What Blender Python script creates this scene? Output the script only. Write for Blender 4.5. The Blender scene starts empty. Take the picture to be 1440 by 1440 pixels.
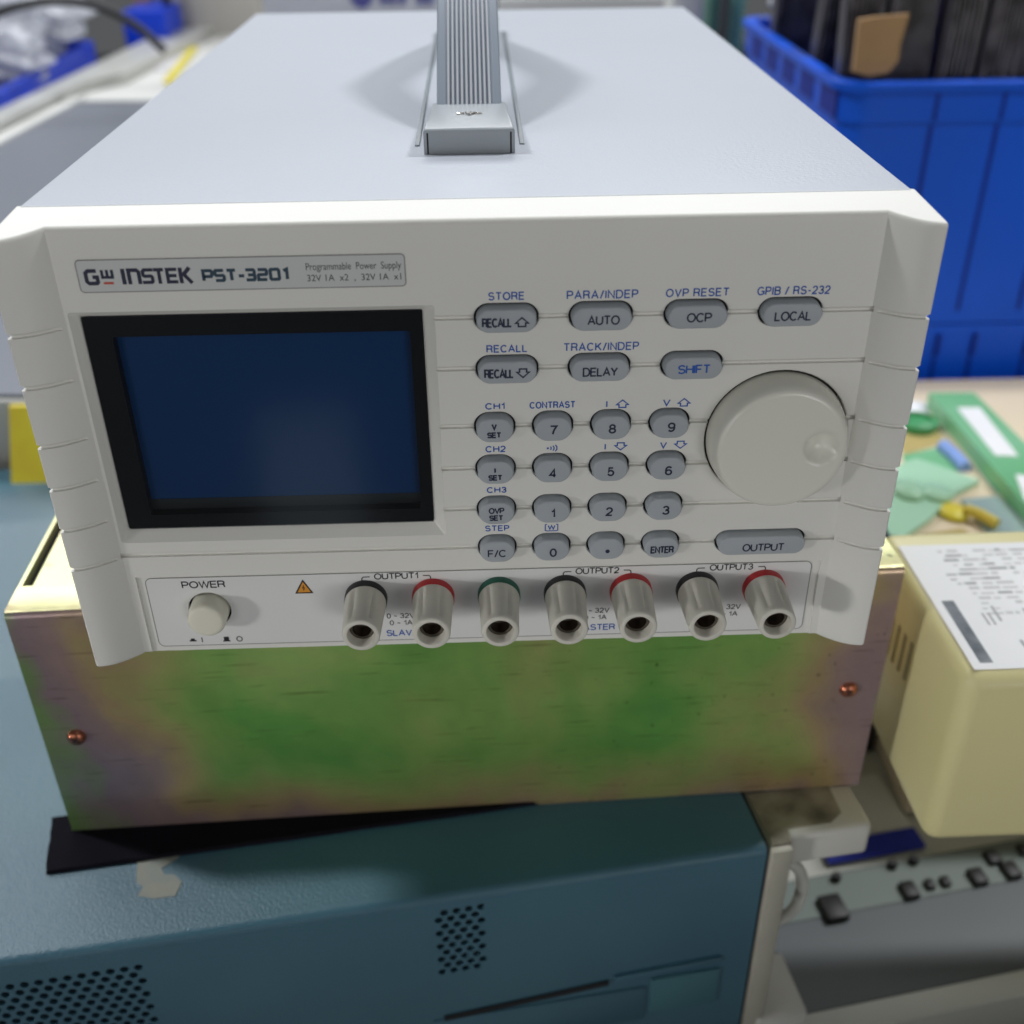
import bpy, bmesh, math, random
from mathutils import Vector, Matrix
random.seed(7)
S = 0.001                                    # everything below is written in millimetres
scn = bpy.context.scene
COL = scn.collection

# ------------------------------------------------------------------ camera
F = 1531.44                                  # focal length in pixels of the 1440 px photograph
CAM = Vector((2.8651, -255.5421, 204.0631))
R = ((0.99945694, -0.03122526, -0.01052659), (-0.02538299, -0.52583877, -0.85020544), (0.0210126, 0.85001092, -0.5263458))
cd = bpy.data.cameras.new('camera'); cam = bpy.data.objects.new('camera', cd); COL.objects.link(cam)
cd.sensor_width = 36; cd.lens = F / 1440 * 36; cd.clip_start = 0.01; cd.clip_end = 100
mw = Matrix(((R[0][0], -R[1][0], -R[2][0], CAM.x * S), (R[0][1], -R[1][1], -R[2][1], CAM.y * S), (R[0][2], -R[1][2], -R[2][2], CAM.z * S), (0, 0, 0, 1)))
cam.matrix_world = mw
cd.dof.use_dof = True; cd.dof.focus_distance = 0.296; cd.dof.aperture_fstop = 10.5
scn.camera = cam

# ------------------------------------------------------------------ world, lamps, exposure
w = bpy.data.worlds.new('World'); scn.world = w; w.use_nodes = True
w.node_tree.nodes['Background'].inputs[0].default_value = (0.93, 0.97, 1.0, 1)
w.node_tree.nodes['Background'].inputs[1].default_value = 0.10
scn.view_settings.view_transform = 'Standard'; scn.view_settings.look = 'None'
scn.view_settings.exposure = 0; scn.view_settings.gamma = 1
def lamp(name, loc, target, sx, sy, power, col=(1, 1, 1)):
    d = bpy.data.lights.new(name, 'AREA'); d.shape = 'RECTANGLE'; d.size = sx; d.size_y = sy; d.energy = power; d.color = col
    o = bpy.data.objects.new(name, d); COL.objects.link(o); o.location = loc
    o.rotation_euler = (Vector(target) - Vector(loc)).to_track_quat('-Z', 'Y').to_euler()
    return o
lamp('ceiling_lamp', (-1.28, 0.50, 1.85), (0, 0.15, 0), 0.14, 0.30, 25, (0.96, 0.98, 1.0))
lamp('ceiling_lamp', (1.30, 0.80, 1.85), (0, 0.15, 0), 0.14, 0.30, 29, (0.97, 0.985, 1.0))
lamp('ceiling_lamp', (-0.5, 2.8, 2.15), (-0.1, 0.2, 0), 4.2, 1.0, 75, (0.95, 0.975, 1.0))
def spot_panel(loc, target, sx, sy, power, spread):
    o = lamp('fill_lamp', loc, target, sx, sy, power, (1.0, 0.99, 0.975)); o.data.spread = math.radians(spread)  # unseen fill lamps with narrow cones, added to brighten single areas
spot_panel((-0.55, -1.15, 0.18), (0.03, 0, 0.235), 0.8, 0.6, 0.200, 30)
spot_panel((0.62, -1.12, 0.22), (0.08, 0, 0.23), 0.8, 0.6, 0.290, 30)
spot_panel((-0.85, -0.62, 0.02), (0.225, 0.04, -0.095), 0.4, 0.25, 0.085, 9)  # added only to brighten the cream box
spot_panel((0.95, -0.55, 1.10), (0.42, 0.51, -0.03), 0.3, 0.3, 0.13, 16)  # added only to brighten the blue crates
lamp('fill_lamp', (-0.124, -0.423, -0.218), (-0.045, 0.003, 0.052), 0.07, 0.16, 0.017, (0.72, 0.87, 1.0))  # added low in front so the screen reflects a soft glow

# ------------------------------------------------------------------ pixel helpers (turn a photo pixel into a point on a real plane)
def ray(u, v):
    a, b = (u - 720) / F, (v - 720) / F
    return Vector((R[0][0] * a + R[1][0] * b + R[2][0], R[0][1] * a + R[1][1] * b + R[2][1], R[0][2] * a + R[1][2] * b + R[2][2]))
def at(u, v, axis, val):
    d = ray(u, v); k = 'xyz'.index(axis)
    return CAM + d * ((val - CAM[k]) / d[k])

# ------------------------------------------------------------------ materials
def mat(name, col, rough=0.5, metal=0.0, bump=0.0, bscale=900, var=0.0, vscale=30, spec=0.5, coat=0.0, col2=None):
    m = bpy.data.materials.new(name); m.use_nodes = True
    nt = m.node_tree; b = nt.nodes['Principled BSDF']
    b.inputs['Base Color'].default_value = (*col, 1); b.inputs['Roughness'].default_value = rough
    b.inputs['Metallic'].default_value = metal; b.inputs['Specular IOR Level'].default_value = spec
    b.inputs['Coat Weight'].default_value = coat
    tc = nt.nodes.new('ShaderNodeTexCoord')
    if var or col2:
        n = nt.nodes.new('ShaderNodeTexNoise'); n.inputs['Scale'].default_value = vscale; n.inputs['Detail'].default_value = 5
        nt.links.new(tc.outputs['Object'], n.inputs['Vector'])
        r = nt.nodes.new('ShaderNodeValToRGB')
        c2 = col2 or tuple(min(1, c * (1 - var)) for c in col)
        r.color_ramp.elements[0].position = 0.35; r.color_ramp.elements[1].position = 0.65
        r.color_ramp.elements[0].color = (*c2, 1); r.color_ramp.elements[1].color = (*col, 1)
        nt.links.new(n.outputs['Fac'], r.inputs['Fac']); nt.links.new(r.outputs['Color'], b.inputs['Base Color'])
    if bump:
        n = nt.nodes.new('ShaderNodeTexNoise'); n.inputs['Scale'].default_value = bscale; n.inputs['Detail'].default_value = 3
        nt.links.new(tc.outputs['Object'], n.inputs['Vector'])
        k = nt.nodes.new('ShaderNodeBump'); k.inputs['Strength'].default_value = bump; k.inputs['Distance'].default_value = 0.0003
        nt.links.new(n.outputs['Fac'], k.inputs['Height']); nt.links.new(k.outputs['Normal'], b.inputs['Normal'])
    return m

def zinc_mat(name, stops, ends=1.0):
    m = bpy.data.materials.new(name); m.use_nodes = True
    nt = m.node_tree; N = nt.nodes.new; L = nt.links.new; b = nt.nodes['Principled BSDF']
    tc = N('ShaderNodeTexCoord'); sep = N('ShaderNodeSeparateXYZ'); L(tc.outputs['Object'], sep.inputs[0])
    n1 = N('ShaderNodeTexNoise'); n1.inputs['Scale'].default_value = 8.5; n1.inputs['Detail'].default_value = 4; n1.inputs['Roughness'].default_value = 0.6; n1.inputs['Distortion'].default_value = 0.35
    L(tc.outputs['Object'], n1.inputs['Vector'])
    n2 = N('ShaderNodeTexNoise'); n2.inputs['Scale'].default_value = 45; n2.inputs['Detail'].default_value = 6; L(tc.outputs['Object'], n2.inputs['Vector'])
    # the plating grows thinner towards the sheet's ends, so its interference colour changes there
    def math_(op, a, b_=None, clamp=False):
        q = N('ShaderNodeMath'); q.operation = op; q.use_clamp = clamp
        for i, v in enumerate((a, b_)):
            if v is None: continue
            if isinstance(v, (int, float)): q.inputs[i].default_value = v
            else: L(v, q.inputs[i])
        return q.outputs[0]
    ax = math_('ABSOLUTE', math_('ADD', sep.outputs['X'], -0.012))
    ex = math_('MULTIPLY', math_('SUBTRACT', ax, 0.095, True), 8.0)
    ez = math_('MULTIPLY', math_('SUBTRACT', 0.030, sep.outputs['Z'], True), 10)
    e = math_('MAXIMUM', ex, ez)
    s = math_('ADD', math_('ADD', math_('MULTIPLY', n1.outputs['Fac'], 1.02), math_('MULTIPLY', n2.outputs['Fac'], 0.12)), math_('MULTIPLY', e, ends))
    s = math_('MULTIPLY', s, 0.8)
    r = N('ShaderNodeValToRGB'); cr = r.color_ramp
    cr.elements[0].position, cr.elements[0].color = stops[0][0], (*stops[0][1], 1)
    cr.elements[1].position, cr.elements[1].color = stops[-1][0], (*stops[-1][1], 1)
    for p, c in stops[1:-1]:
        q = cr.elements.new(p); q.color = (*c, 1)
    L(s, r.inputs['Fac'])
    # small dark specks and scratches in the plating
    n3 = N('ShaderNodeTexNoise'); n3.inputs['Scale'].default_value = 230; n3.inputs['Detail'].default_value = 2; L(tc.outputs['Object'], n3.inputs['Vector'])
    sp = N('ShaderNodeValToRGB'); sp.color_ramp.elements[0].position = 0.25; sp.color_ramp.elements[0].color = (0.4, 0.4, 0.4, 1); sp.color_ramp.elements[1].position = 0.335
    L(n3.outputs['Fac'], sp.inputs['Fac'])
    mx = N('ShaderNodeMix'); mx.data_type = 'RGBA'; mx.blend_type = 'MULTIPLY'; L(math_('MULTIPLY', math_('SUBTRACT', sep.outputs['X'], 0.005, True), 16, True), mx.inputs['Factor'])
    L(r.outputs['Color'], mx.inputs['A']); L(sp.outputs['Color'], mx.inputs['B'])
    mp = N('ShaderNodeMapping'); mp.inputs['Rotation'].default_value = (0, math.radians(28), 0); mp.inputs['Scale'].default_value = (45, 60, 900); L(tc.outputs['Object'], mp.inputs['Vector'])
    ns = N('ShaderNodeTexNoise'); ns.inputs['Scale'].default_value = 1; ns.inputs['Detail'].default_value = 2; L(mp.outputs[0], ns.inputs['Vector'])
    scr = N('ShaderNodeValToRGB'); scr.color_ramp.elements[0].position = 0.63; scr.color_ramp.elements[1].position = 0.70; scr.color_ramp.elements[0].color = (1, 1, 1, 1); scr.color_ramp.elements[1].color = (0.62, 0.60, 0.58, 1)
    L(ns.outputs['Fac'], scr.inputs['Fac'])
    nm = N('ShaderNodeTexNoise'); nm.inputs['Scale'].default_value = 48; nm.inputs['Detail'].default_value = 8; nm.inputs['Roughness'].default_value = 0.66; nm.inputs['Distortion'].default_value = 0.15; L(tc.outputs['Object'], nm.inputs['Vector'])
    smr = N('ShaderNodeValToRGB'); smr.color_ramp.elements[0].position = 0.30; smr.color_ramp.elements[0].color = (0.90, 0.89, 0.88, 1); smr.color_ramp.elements[1].position = 0.62; smr.color_ramp.elements[1].color = (1.04, 1.04, 1.02, 1)
    L(nm.outputs['Fac'], smr.inputs['Fac'])
    out_c = mx.outputs['Result']
    for src in (scr, smr):
        m2 = N('ShaderNodeMix'); m2.data_type = 'RGBA'; m2.blend_type = 'MULTIPLY'; m2.inputs['Factor'].default_value = 1; L(out_c, m2.inputs['A']); L(src.outputs['Color'], m2.inputs['B']); out_c = m2.outputs['Result']
    L(out_c, b.inputs['Base Color'])
    rr = N('ShaderNodeMapRange'); rr.inputs['To Min'].default_value = 0.24; rr.inputs['To Max'].default_value = 0.36; L(nm.outputs['Fac'], rr.inputs['Value']); L(rr.outputs[0], b.inputs['Roughness'])
    b.inputs['Metallic'].default_value = 0.6
    k = N('ShaderNodeBump'); k.inputs['Strength'].default_value = 0.12; k.inputs['Distance'].default_value = 0.0004
    n4 = N('ShaderNodeTexNoise'); n4.inputs['Scale'].default_value = 420; n4.inputs['Detail'].default_value = 4; L(tc.outputs['Object'], n4.inputs['Vector'])
    L(n4.outputs['Fac'], k.inputs['Height']); L(k.outputs['Normal'], b.inputs['Normal'])
    return m

def sparkle_mat(name, col, col2, rough, bump, scale):
    m = mat(name, col, rough, bump=bump, bscale=scale, col2=col2, vscale=9, spec=0.5)
    return m

def film_mat(name, col, alpha, rough=0.12):
    m = bpy.data.materials.new(name); m.use_nodes = True
    nt = m.node_tree; b = nt.nodes['Principled BSDF']
    b.inputs['Base Color'].default_value = (*col, 1); b.inputs['Roughness'].default_value = rough; b.inputs['Alpha'].default_value = alpha
    n = nt.nodes.new('ShaderNodeTexNoise'); n.inputs['Scale'].default_value = 40; n.inputs['Detail'].default_value = 4
    tc = nt.nodes.new('ShaderNodeTexCoord'); nt.links.new(tc.outputs['Object'], n.inputs['Vector'])
    k = nt.nodes.new('ShaderNodeBump'); k.inputs['Strength'].default_value = 0.6; k.inputs['Distance'].default_value = 0.004
    nt.links.new(n.outputs['Fac'], k.inputs['Height']); nt.links.new(k.outputs['Normal'], b.inputs['Normal'])
    return m

def pane_mat():
    m = bpy.data.materials.new('window_glass'); m.use_nodes = True
    nt = m.node_tree; nt.nodes.remove(nt.nodes['Principled BSDF']); out = nt.nodes['Material Output']
    t = nt.nodes.new('ShaderNodeBsdfTransparent'); t.inputs[0].default_value = (0.93, 0.95, 0.96, 1)
    g = nt.nodes.new('ShaderNodeBsdfGlossy'); g.inputs['Roughness'].default_value = 0.13
    f = nt.nodes.new('ShaderNodeFresnel'); f.inputs[0].default_value = 1.3
    x = nt.nodes.new('ShaderNodeMixShader')
    nt.links.new(f.outputs[0], x.inputs[0]); nt.links.new(t.outputs[0], x.inputs[1]); nt.links.new(g.outputs[0], x.inputs[2]); nt.links.new(x.outputs[0], out.inputs[0])
    return m

M = dict(
    bezel=mat('bezel_plastic', (0.80, 0.79, 0.745), 0.42, bump=0.10, bscale=1700, var=0.03, vscale=14),
    plate=mat('panel_sheet', (0.78, 0.78, 0.77), 0.45, bump=0.06, bscale=1500, var=0.02, vscale=14),
    case=mat('case_paint', (0.545, 0.58, 0.645), 0.34, bump=0.4, bscale=1100, var=0.03, vscale=8),
    badge=mat('badge_film', (0.62, 0.635, 0.63), 0.4),
    cap=mat('grey_rubber', (0.42, 0.455, 0.49), 0.5, bump=0.08, bscale=2000, var=0.05, vscale=60),
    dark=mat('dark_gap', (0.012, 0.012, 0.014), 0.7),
    blue_ink=mat('blue_ink', (0.012, 0.09, 0.42), 0.5), navy_ink=mat('navy_ink', (0.012, 0.016, 0.05), 0.5),
    black_ink=mat('black_ink', (0.012, 0.012, 0.016), 0.5), teal_ink=mat('teal_ink', (0.02, 0.055, 0.09), 0.5), red_ink=mat('red_ink', (0.55, 0.07, 0.04), 0.5),
    line_ink=mat('line_ink', (0.20, 0.20, 0.20), 0.5), orange=mat('orange_ink', (0.72, 0.30, 0.03), 0.5),
    mask=mat('display_mask', (0.004, 0.004, 0.006), 0.35, spec=0.2), lcd=mat('display_film', (0.001, 0.040, 0.145), 0.3, spec=0.25, bump=0.04, bscale=2500),
    lcd2=mat('display_edge', (0.006, 0.009, 0.012), 0.4),
    glass=pane_mat(),
    knob=mat('knob_plastic', (0.80, 0.79, 0.71), 0.27, bump=0.03, bscale=1500),
    button=mat('cream_button', (0.80, 0.775, 0.65), 0.4), post=mat('post_plastic', (0.70, 0.68, 0.60), 0.52, bump=0.09, bscale=900, var=0.05, vscale=90),
    col_black=mat('collar_black', (0.012, 0.012, 0.014), 0.45), col_red=mat('collar_red', (0.50, 0.02, 0.025), 0.4), col_green=mat('collar_green', (0.0, 0.10, 0.06), 0.4),
    nickel=mat('nickel', (0.55, 0.52, 0.48), 0.22, metal=1.0), brass=mat('dull_socket', (0.20, 0.175, 0.15), 0.35, metal=1.0), socket=mat('socket_dark', (0.16, 0.15, 0.13), 0.5),
    handle=mat('handle_plastic', (0.33, 0.36, 0.385), 0.34, bump=0.06, bscale=900), strap=mat('strap_plastic', (0.25, 0.29, 0.345), 0.3), rib=mat('strap_rib', (0.66, 0.68, 0.72), 0.22, metal=0.3),
    rail=mat('side_strip_grey', (0.19, 0.225, 0.25), 0.4),
    foot=mat('rubber_foot', (0.02, 0.02, 0.02), 0.8),
    zinc=zinc_mat('yellow_zinc', [(0.26, (0.12, 0.42, 0.10)), (0.38, (0.20, 0.50, 0.11)), (0.47, (0.34, 0.56, 0.15)), (0.56, (0.48, 0.52, 0.19)), (0.64, (0.54, 0.41, 0.22)), (0.72, (0.44, 0.31, 0.29)), (0.82, (0.38, 0.28, 0.31)), (0.90, (0.26, 0.42, 0.16)), (1.0, (0.22, 0.46, 0.14))]),
    zinc_glare=zinc_mat('yellow_zinc_glare', [(0.28, (0.48, 0.62, 0.28)), (0.38, (0.62, 0.68, 0.34)), (0.46, (0.74, 0.66, 0.38)), (0.58, (0.76, 0.55, 0.44)), (0.9, (0.62, 0.44, 0.40))], 0.12), copper=mat('copper_screw', (0.55, 0.20, 0.12), 0.28, metal=1.0),  # top copy of the plating, paler to paint the glare on it
    teal=mat('blue_hammer_paint', (0.056, 0.165, 0.225), 0.42, bump=0.8, bscale=1250, col2=(0.040, 0.13, 0.19), vscale=9, spec=0.75, coat=0.12),
    teal_plate=mat('teal_plate', (0.06, 0.18, 0.215), 0.5, bump=0.2), frame=mat('frame_plastic', (0.50, 0.48, 0.40), 0.5, bump=0.1, bscale=700, var=0.1, vscale=40),
    foot_white=mat('foot_plastic', (0.72, 0.71, 0.66), 0.5, bump=0.1, bscale=700),
    grime=mat('frame_grime', (0.36, 0.33, 0.25), 0.7, col2=(0.13, 0.115, 0.09), vscale=70, bump=0.3),
    felt=mat('black_felt', (0.010, 0.009, 0.014), 0.95, bump=1.0, bscale=1500, spec=0.1),
    tape=mat('tape_residue', (0.36, 0.355, 0.30), 0.8, col2=(0.30, 0.33, 0.32), vscale=120),
    yellow=mat('cream_paint', (0.78, 0.71, 0.37), 0.3, bump=0.05, bscale=300, var=0.04, vscale=14), paper=mat('paper', (0.90, 0.90, 0.90), 0.6, var=0.05, vscale=20),
    ink_grey=mat('grey_print', (0.42, 0.42, 0.42), 0.7), ink_pale=mat('pale_print', (0.62, 0.62, 0.61), 0.7), ink_dark=mat('dark_print', (0.07, 0.09, 0.11), 0.6, col2=(0.22, 0.24, 0.26), vscale=120),
    black_box=mat('black_block', (0.012, 0.012, 0.014), 0.5),
    dkgrey=mat('dark_panel', (0.13, 0.148, 0.158), 0.42, var=0.12, vscale=6), ltgrey=mat('light_border', (0.62, 0.63, 0.57), 0.5, var=0.05), midgrey=mat('panel_band', (0.20, 0.245, 0.225), 0.5),
    connector=mat('black_connector', (0.008, 0.008, 0.008), 0.5), bluelabel=mat('blue_label', (0.012, 0.03, 0.40), 0.4), slate=mat('slate_top', (0.17, 0.185, 0.22), 0.38, bump=0.12, bscale=160, var=0.05, vscale=3),
    offwhite=mat('offwhite_paint', (0.74, 0.74, 0.71), 0.45), railmetal=mat('grey_rail', (0.56, 0.56, 0.53), 0.38, metal=0.2), sticker=mat('grey_sticker', (0.62, 0.61, 0.62), 0.6), ylw=mat('yellow_vinyl', (0.78, 0.70, 0.05), 0.45, col2=(0.70, 0.55, 0.04), vscale=30),
    crate=mat('blue_plastic', (0.003, 0.095, 0.70), 0.4, var=0.12, vscale=7, spec=0.25), crate_shade=mat('blue_slot_shade', (0.003, 0.02, 0.26), 0.5, spec=0.2), bin=mat('bin_plastic', (0.005, 0.05, 0.62), 0.35),
    blackpart=mat('black_moulding', (0.04, 0.036, 0.042), 0.4, col2=(0.075, 0.07, 0.08), vscale=25), blackrib=mat('grey_black_rib', (0.15, 0.14, 0.155), 0.35, col2=(0.03, 0.028, 0.032), vscale=60), card=mat('cardboard', (0.42, 0.26, 0.13), 0.8, var=0.12, vscale=30),
    vent_shade=mat('vent_shade', (0.36, 0.31, 0.16), 0.6), carton=mat('pale_cardboard', (0.80, 0.67, 0.48), 0.75, var=0.08, vscale=12), green_bar=mat('green_board', (0.16, 0.46, 0.20), 0.35, col2=(0.24, 0.54, 0.30), vscale=9), green_dark=mat('green_edge', (0.02, 0.13, 0.03), 0.4),
    film=film_mat('green_film', (0.50, 0.80, 0.56), 0.8), tealsheet=film_mat('teal_sheet', (0.38, 0.50, 0.47), 0.92), blue_sheet=mat('pale_blue_clip', (0.24, 0.38, 0.80), 0.5), yellow_clip=mat('yellow_tube', (0.72, 0.56, 0.08), 0.4),
    bag=film_mat('clear_bag', (0.78, 0.80, 0.88), 0.55, 0.08), cable=mat('black_cable', (0.02, 0.021, 0.025), 0.4), bag_part=mat('pale_part', (0.58, 0.57, 0.60), 0.4, var=0.3, vscale=25),
    beige=mat('grey_carton', (0.47, 0.45, 0.41), 0.7, var=0.05), post_black=mat('black_post', (0.02, 0.02, 0.02), 0.5), sheet=film_mat('white_sheet', (0.72, 0.74, 0.80), 0.95, 0.3), violet=mat('violet_print', (0.10, 0.10, 0.35), 0.5),
    bench=mat('bench_top', (0.30, 0.30, 0.29), 0.6, var=0.1, vscale=4), floor=mat('floor_grey', (0.20, 0.20, 0.20), 0.6, var=0.1, vscale=3),
    c_green=mat('green_pack', (0.06, 0.32, 0.12), 0.5), c_yellow=mat('ochre_pack', (0.48, 0.38, 0.14), 0.6), c_dark=mat('charcoal_pack', (0.05, 0.05, 0.06), 0.6), c_teal=mat('sea_green_pack', (0.16, 0.36, 0.30), 0.5), c_grey=mat('ash_pack', (0.45, 0.45, 0.45), 0.6), c_lilac=mat('lilac_pack', (0.45, 0.44, 0.60), 0.5),
)

# ------------------------------------------------------------------ geometry helpers
def NB(): return bmesh.new()
def bx(bm, x0, x1, y0, y1, z0, z1, bev=0.0, seg=2, T=None):
    r = bmesh.ops.create_cube(bm, size=1)
    vs = r['verts']
    for v in vs: v.co = Vector(((x0 + x1) / 2 + v.co.x * (x1 - x0), (y0 + y1) / 2 + v.co.y * (y1 - y0), (z0 + z1) / 2 + v.co.z * (z1 - z0)))
    if T: bmesh.ops.transform(bm, matrix=T, verts=vs)
    if bev:
        es = list({e for v in vs for e in v.link_edges})
        bmesh.ops.bevel(bm, geom=es, offset=bev, segments=seg, profile=0.5, affect='EDGES', clamp_overlap=True)
    return bm
def rings(bm, rs, cap0=True, cap1=True):
    """loft a list of closed rings (same number of points)"""
    V = [[bm.verts.new(p) for p in r] for r in rs]
    n = len(V[0])
    for a, b in zip(V, V[1:]):
        for i in range(n):
            bm.faces.new((a[i], a[(i + 1) % n], b[(i + 1) % n], b[i]))
    if cap0: bm.faces.new(list(reversed(V[0])))
    if cap1: bm.faces.new(V[-1])
    return bm
def lathe_y(bm, prof, cx, cz, n=48, sq=1.0, cap0=True, cap1=True):
    rs = [[(cx + r * math.cos(2 * math.pi * i / n), y, cz + r * sq * math.sin(2 * math.pi * i / n)) for i in range(n)] for r, y in prof]
    return rings(bm, rs, cap0, cap1)
def lathe_z(bm, prof, cx, cy, n=32):
    return rings(bm, [[(cx + r * math.cos(2 * math.pi * i / n), cy + r * math.sin(2 * math.pi * i / n), z) for i in range(n)] for r, z in prof])
def prism_y(bm, poly, y0, y1):
    return rings(bm, [[(x, y0, z) for x, z in poly], [(x, y1, z) for x, z in poly]])
def prism_z(bm, poly, z0, z1):
    return rings(bm, [[(x, y, z0) for x, y in poly], [(x, y, z1) for x, y in poly]])
def tube(bm, pts, r, n=10):
    pts = [Vector(p) for p in pts]; rs = []
    for i, p in enumerate(pts):
        t = (pts[min(i + 1, len(pts) - 1)] - pts[max(i - 1, 0)]).normalized()
        u = t.cross(Vector((0, 0, 1)));
        if u.length < 1e-3: u = t.cross(Vector((0, 1, 0)))
        u.normalize(); v = t.cross(u)
        rr = r if isinstance(r, (int, float)) else r[i]
        rs.append([p + u * rr * math.cos(2 * math.pi * k / n) + v * rr * math.sin(2 * math.pi * k / n) for k in range(n)])
    return rings(bm, rs)
def smooth(pts, k=6):
    P = [Vector(p) for p in pts]; out = []
    for i in range(len(P) - 1):
        a, b, c, d = P[max(i - 1, 0)], P[i], P[i + 1], P[min(i + 2, len(P) - 1)]
        for j in range(k):
            t = j / k; out.append(0.5 * (2 * b + (c - a) * t + (2 * a - 5 * b + 4 * c - d) * t * t + (3 * b - a - 3 * c + d) * t ** 3))
    return out + [P[-1]]
def stadium(cx, cz, w, h, r, n=8):
    r = min(r, w / 2 - 1e-3, h / 2 - 1e-3); P = []
    for sx, sz, a0 in ((1, 1, 0), (-1, 1, 90), (-1, -1, 180), (1, -1, 270)):
        for i in range(n + 1):
            a = math.radians(a0 + 90 * i / n)
            P.append((cx + sx * (w / 2 - r) + r * math.cos(a), cz + sz * (h / 2 - r) + r * math.sin(a)))
    return P
def finish(bm, angle=35):
    bmesh.ops.recalc_face_normals(bm, faces=bm.faces)
    me = bpy.data.meshes.new('mesh'); bm.to_mesh(me); bm.free()
    me.transform(Matrix.Scale(S, 4)) if True else None
    return me
def shade(me, angle=35):
    for p in me.polygons: p.use_smooth = True
    me.set_sharp_from_angle(angle=math.radians(angle))
def obj(name, bm, m, parent=None, angle=35, label=None, cat=None, group=None, kind=None, base=None):
    me = finish(bm) if not isinstance(bm, bpy.types.Mesh) else bm
    me.name = name; shade(me, angle)
    me.materials.clear(); me.materials.append(m)
    o = bpy.data.objects.new(name, me); COL.objects.link(o)
    if parent:
        o.parent = parent
        if parent.type == 'EMPTY' and parent.get('shift'):
            o.location = -Vector(parent.location)
    if base is not None:                      # move the origin to the thing's base
        b = Vector(base) * S; me.transform(Matrix.Translation(-b)); o.location = b
    tag(o, label, cat, group, kind)
    return o
def tag(o, label=None, cat=None, group=None, kind=None):
    for k, v in (('label', label), ('category', cat), ('group', group), ('kind', kind)):
        if v: o[k] = v
    return o
def root(name, loc, label, cat, group=None, rz=0, shift=False):
    o = bpy.data.objects.new(name, None); COL.objects.link(o)
    o.location = Vector(loc) * S; o.rotation_euler = (0, 0, rz); o.empty_display_size = 0.02
    if shift: o['shift'] = 1
    return tag(o, label, cat, group)
def copy_tree(o, parent=None):
    c = o.copy(); COL.objects.link(c)
    if parent: c.parent = parent
    for ch in list(o.children): copy_tree(ch, c)
    return c
DG = bpy.context.evaluated_depsgraph_get
def to_mesh(o):
    me = bpy.data.meshes.new_from_object(o.evaluated_get(DG()))
    return me
def boolean(me, cutters):
    """cut a list of bmeshes out of a mesh"""
    o = bpy.data.objects.new('tmp', me); COL.objects.link(o); ks = []
    for bm in cutters:
        c = bpy.data.objects.new('cut', finish(bm)); COL.objects.link(c); ks.append(c)
        md = o.modifiers.new('b', 'BOOLEAN'); md.operation = 'DIFFERENCE'; md.solver = 'EXACT'; md.object = c
    bpy.context.view_layer.update()
    out = to_mesh(o)
    for c in ks + [o]: bpy.data.objects.remove(c)
    return out
def text_mesh(s, w, h, bold=0.0, ex=0.03):
    cu = bpy.data.curves.new('t', 'FONT'); cu.body = s; cu.size = 1; cu.offset = bold; cu.resolution_u = 4; cu.extrude = 0
    o = bpy.data.objects.new('t', cu); COL.objects.link(o); bpy.context.view_layer.update()
    me = to_mesh(o); bpy.data.objects.remove(o)
    xs = [v.co.x for v in me.vertices]; ys = [v.co.y for v in me.vertices]
    x0, x1, y0, y1 = min(xs), max(xs), min(ys), max(ys)
    for v in me.vertices:
        v.co = Vector((((v.co.x - (x0 + x1) / 2) / max(x1 - x0, 1e-6)) * w, 0, ((v.co.y - (y0 + y1) / 2) / max(y1 - y0, 1e-6)) * h))
    return me
def text(name, s, cx, cz, w, h, y, m, parent, bold=0.0):
    me = text_mesh(s, w, h, bold); me.transform(Matrix.Translation((cx, y, cz))); me.transform(Matrix.Scale(S, 4))
    return obj(name, me, m, parent)
def ribbon(bm, pl, wd, y):
    """one flat printed stroke with mitred corners in the XZ plane"""
    P = [Vector(p) for p in pl]
    P = [p for i, p in enumerate(P) if i == 0 or (p - P[i - 1]).length > 1e-5]
    closed = len(P) > 3 and (P[0] - P[-1]).length < 1e-4
    if closed: P = P[:-1]
    n = len(P); L = []; Rr = []
    for i, p in enumerate(P):
        a = P[(i - 1) % n] if (closed or i > 0) else None; b = P[(i + 1) % n] if (closed or i < n - 1) else None
        d0 = (p - a).normalized() if a is not None else None; d1 = (b - p).normalized() if b is not None else None
        if d0 is None: d0 = d1
        if d1 is None: d1 = d0
        m = Vector((-(d0.y + d1.y), d0.x + d1.x))
        if m.length < 1e-4: m = Vector((-d0.y, d0.x))
        m.normalize(); k = 1 / max(0.45, m.dot(Vector((-d0.y, d0.x))))
        L.append(p + m * wd / 2 * k); Rr.append(p - m * wd / 2 * k)
    yy = y - random.uniform(0.0, 0.02)
    vl = [bm.verts.new((q.x, yy, q.y)) for q in L]; vr = [bm.verts.new((q.x, yy, q.y)) for q in Rr]
    for i in range(n if closed else n - 1):
        j = (i + 1) % n; bm.faces.new((vl[i], vl[j], vr[j], vr[i]))
def strokes(bm, segs, wd, y, dy=0.02):
    for pl in segs: ribbon(bm, pl, wd, y)
    return bm
def arc(cx, cy, rx, ry, a0, a1, n=9): return [(cx + rx * math.cos(math.radians(a0 + (a1 - a0) * i / n)), cy + ry * math.sin(math.radians(a0 + (a1 - a0) * i / n))) for i in range(n + 1)]
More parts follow.
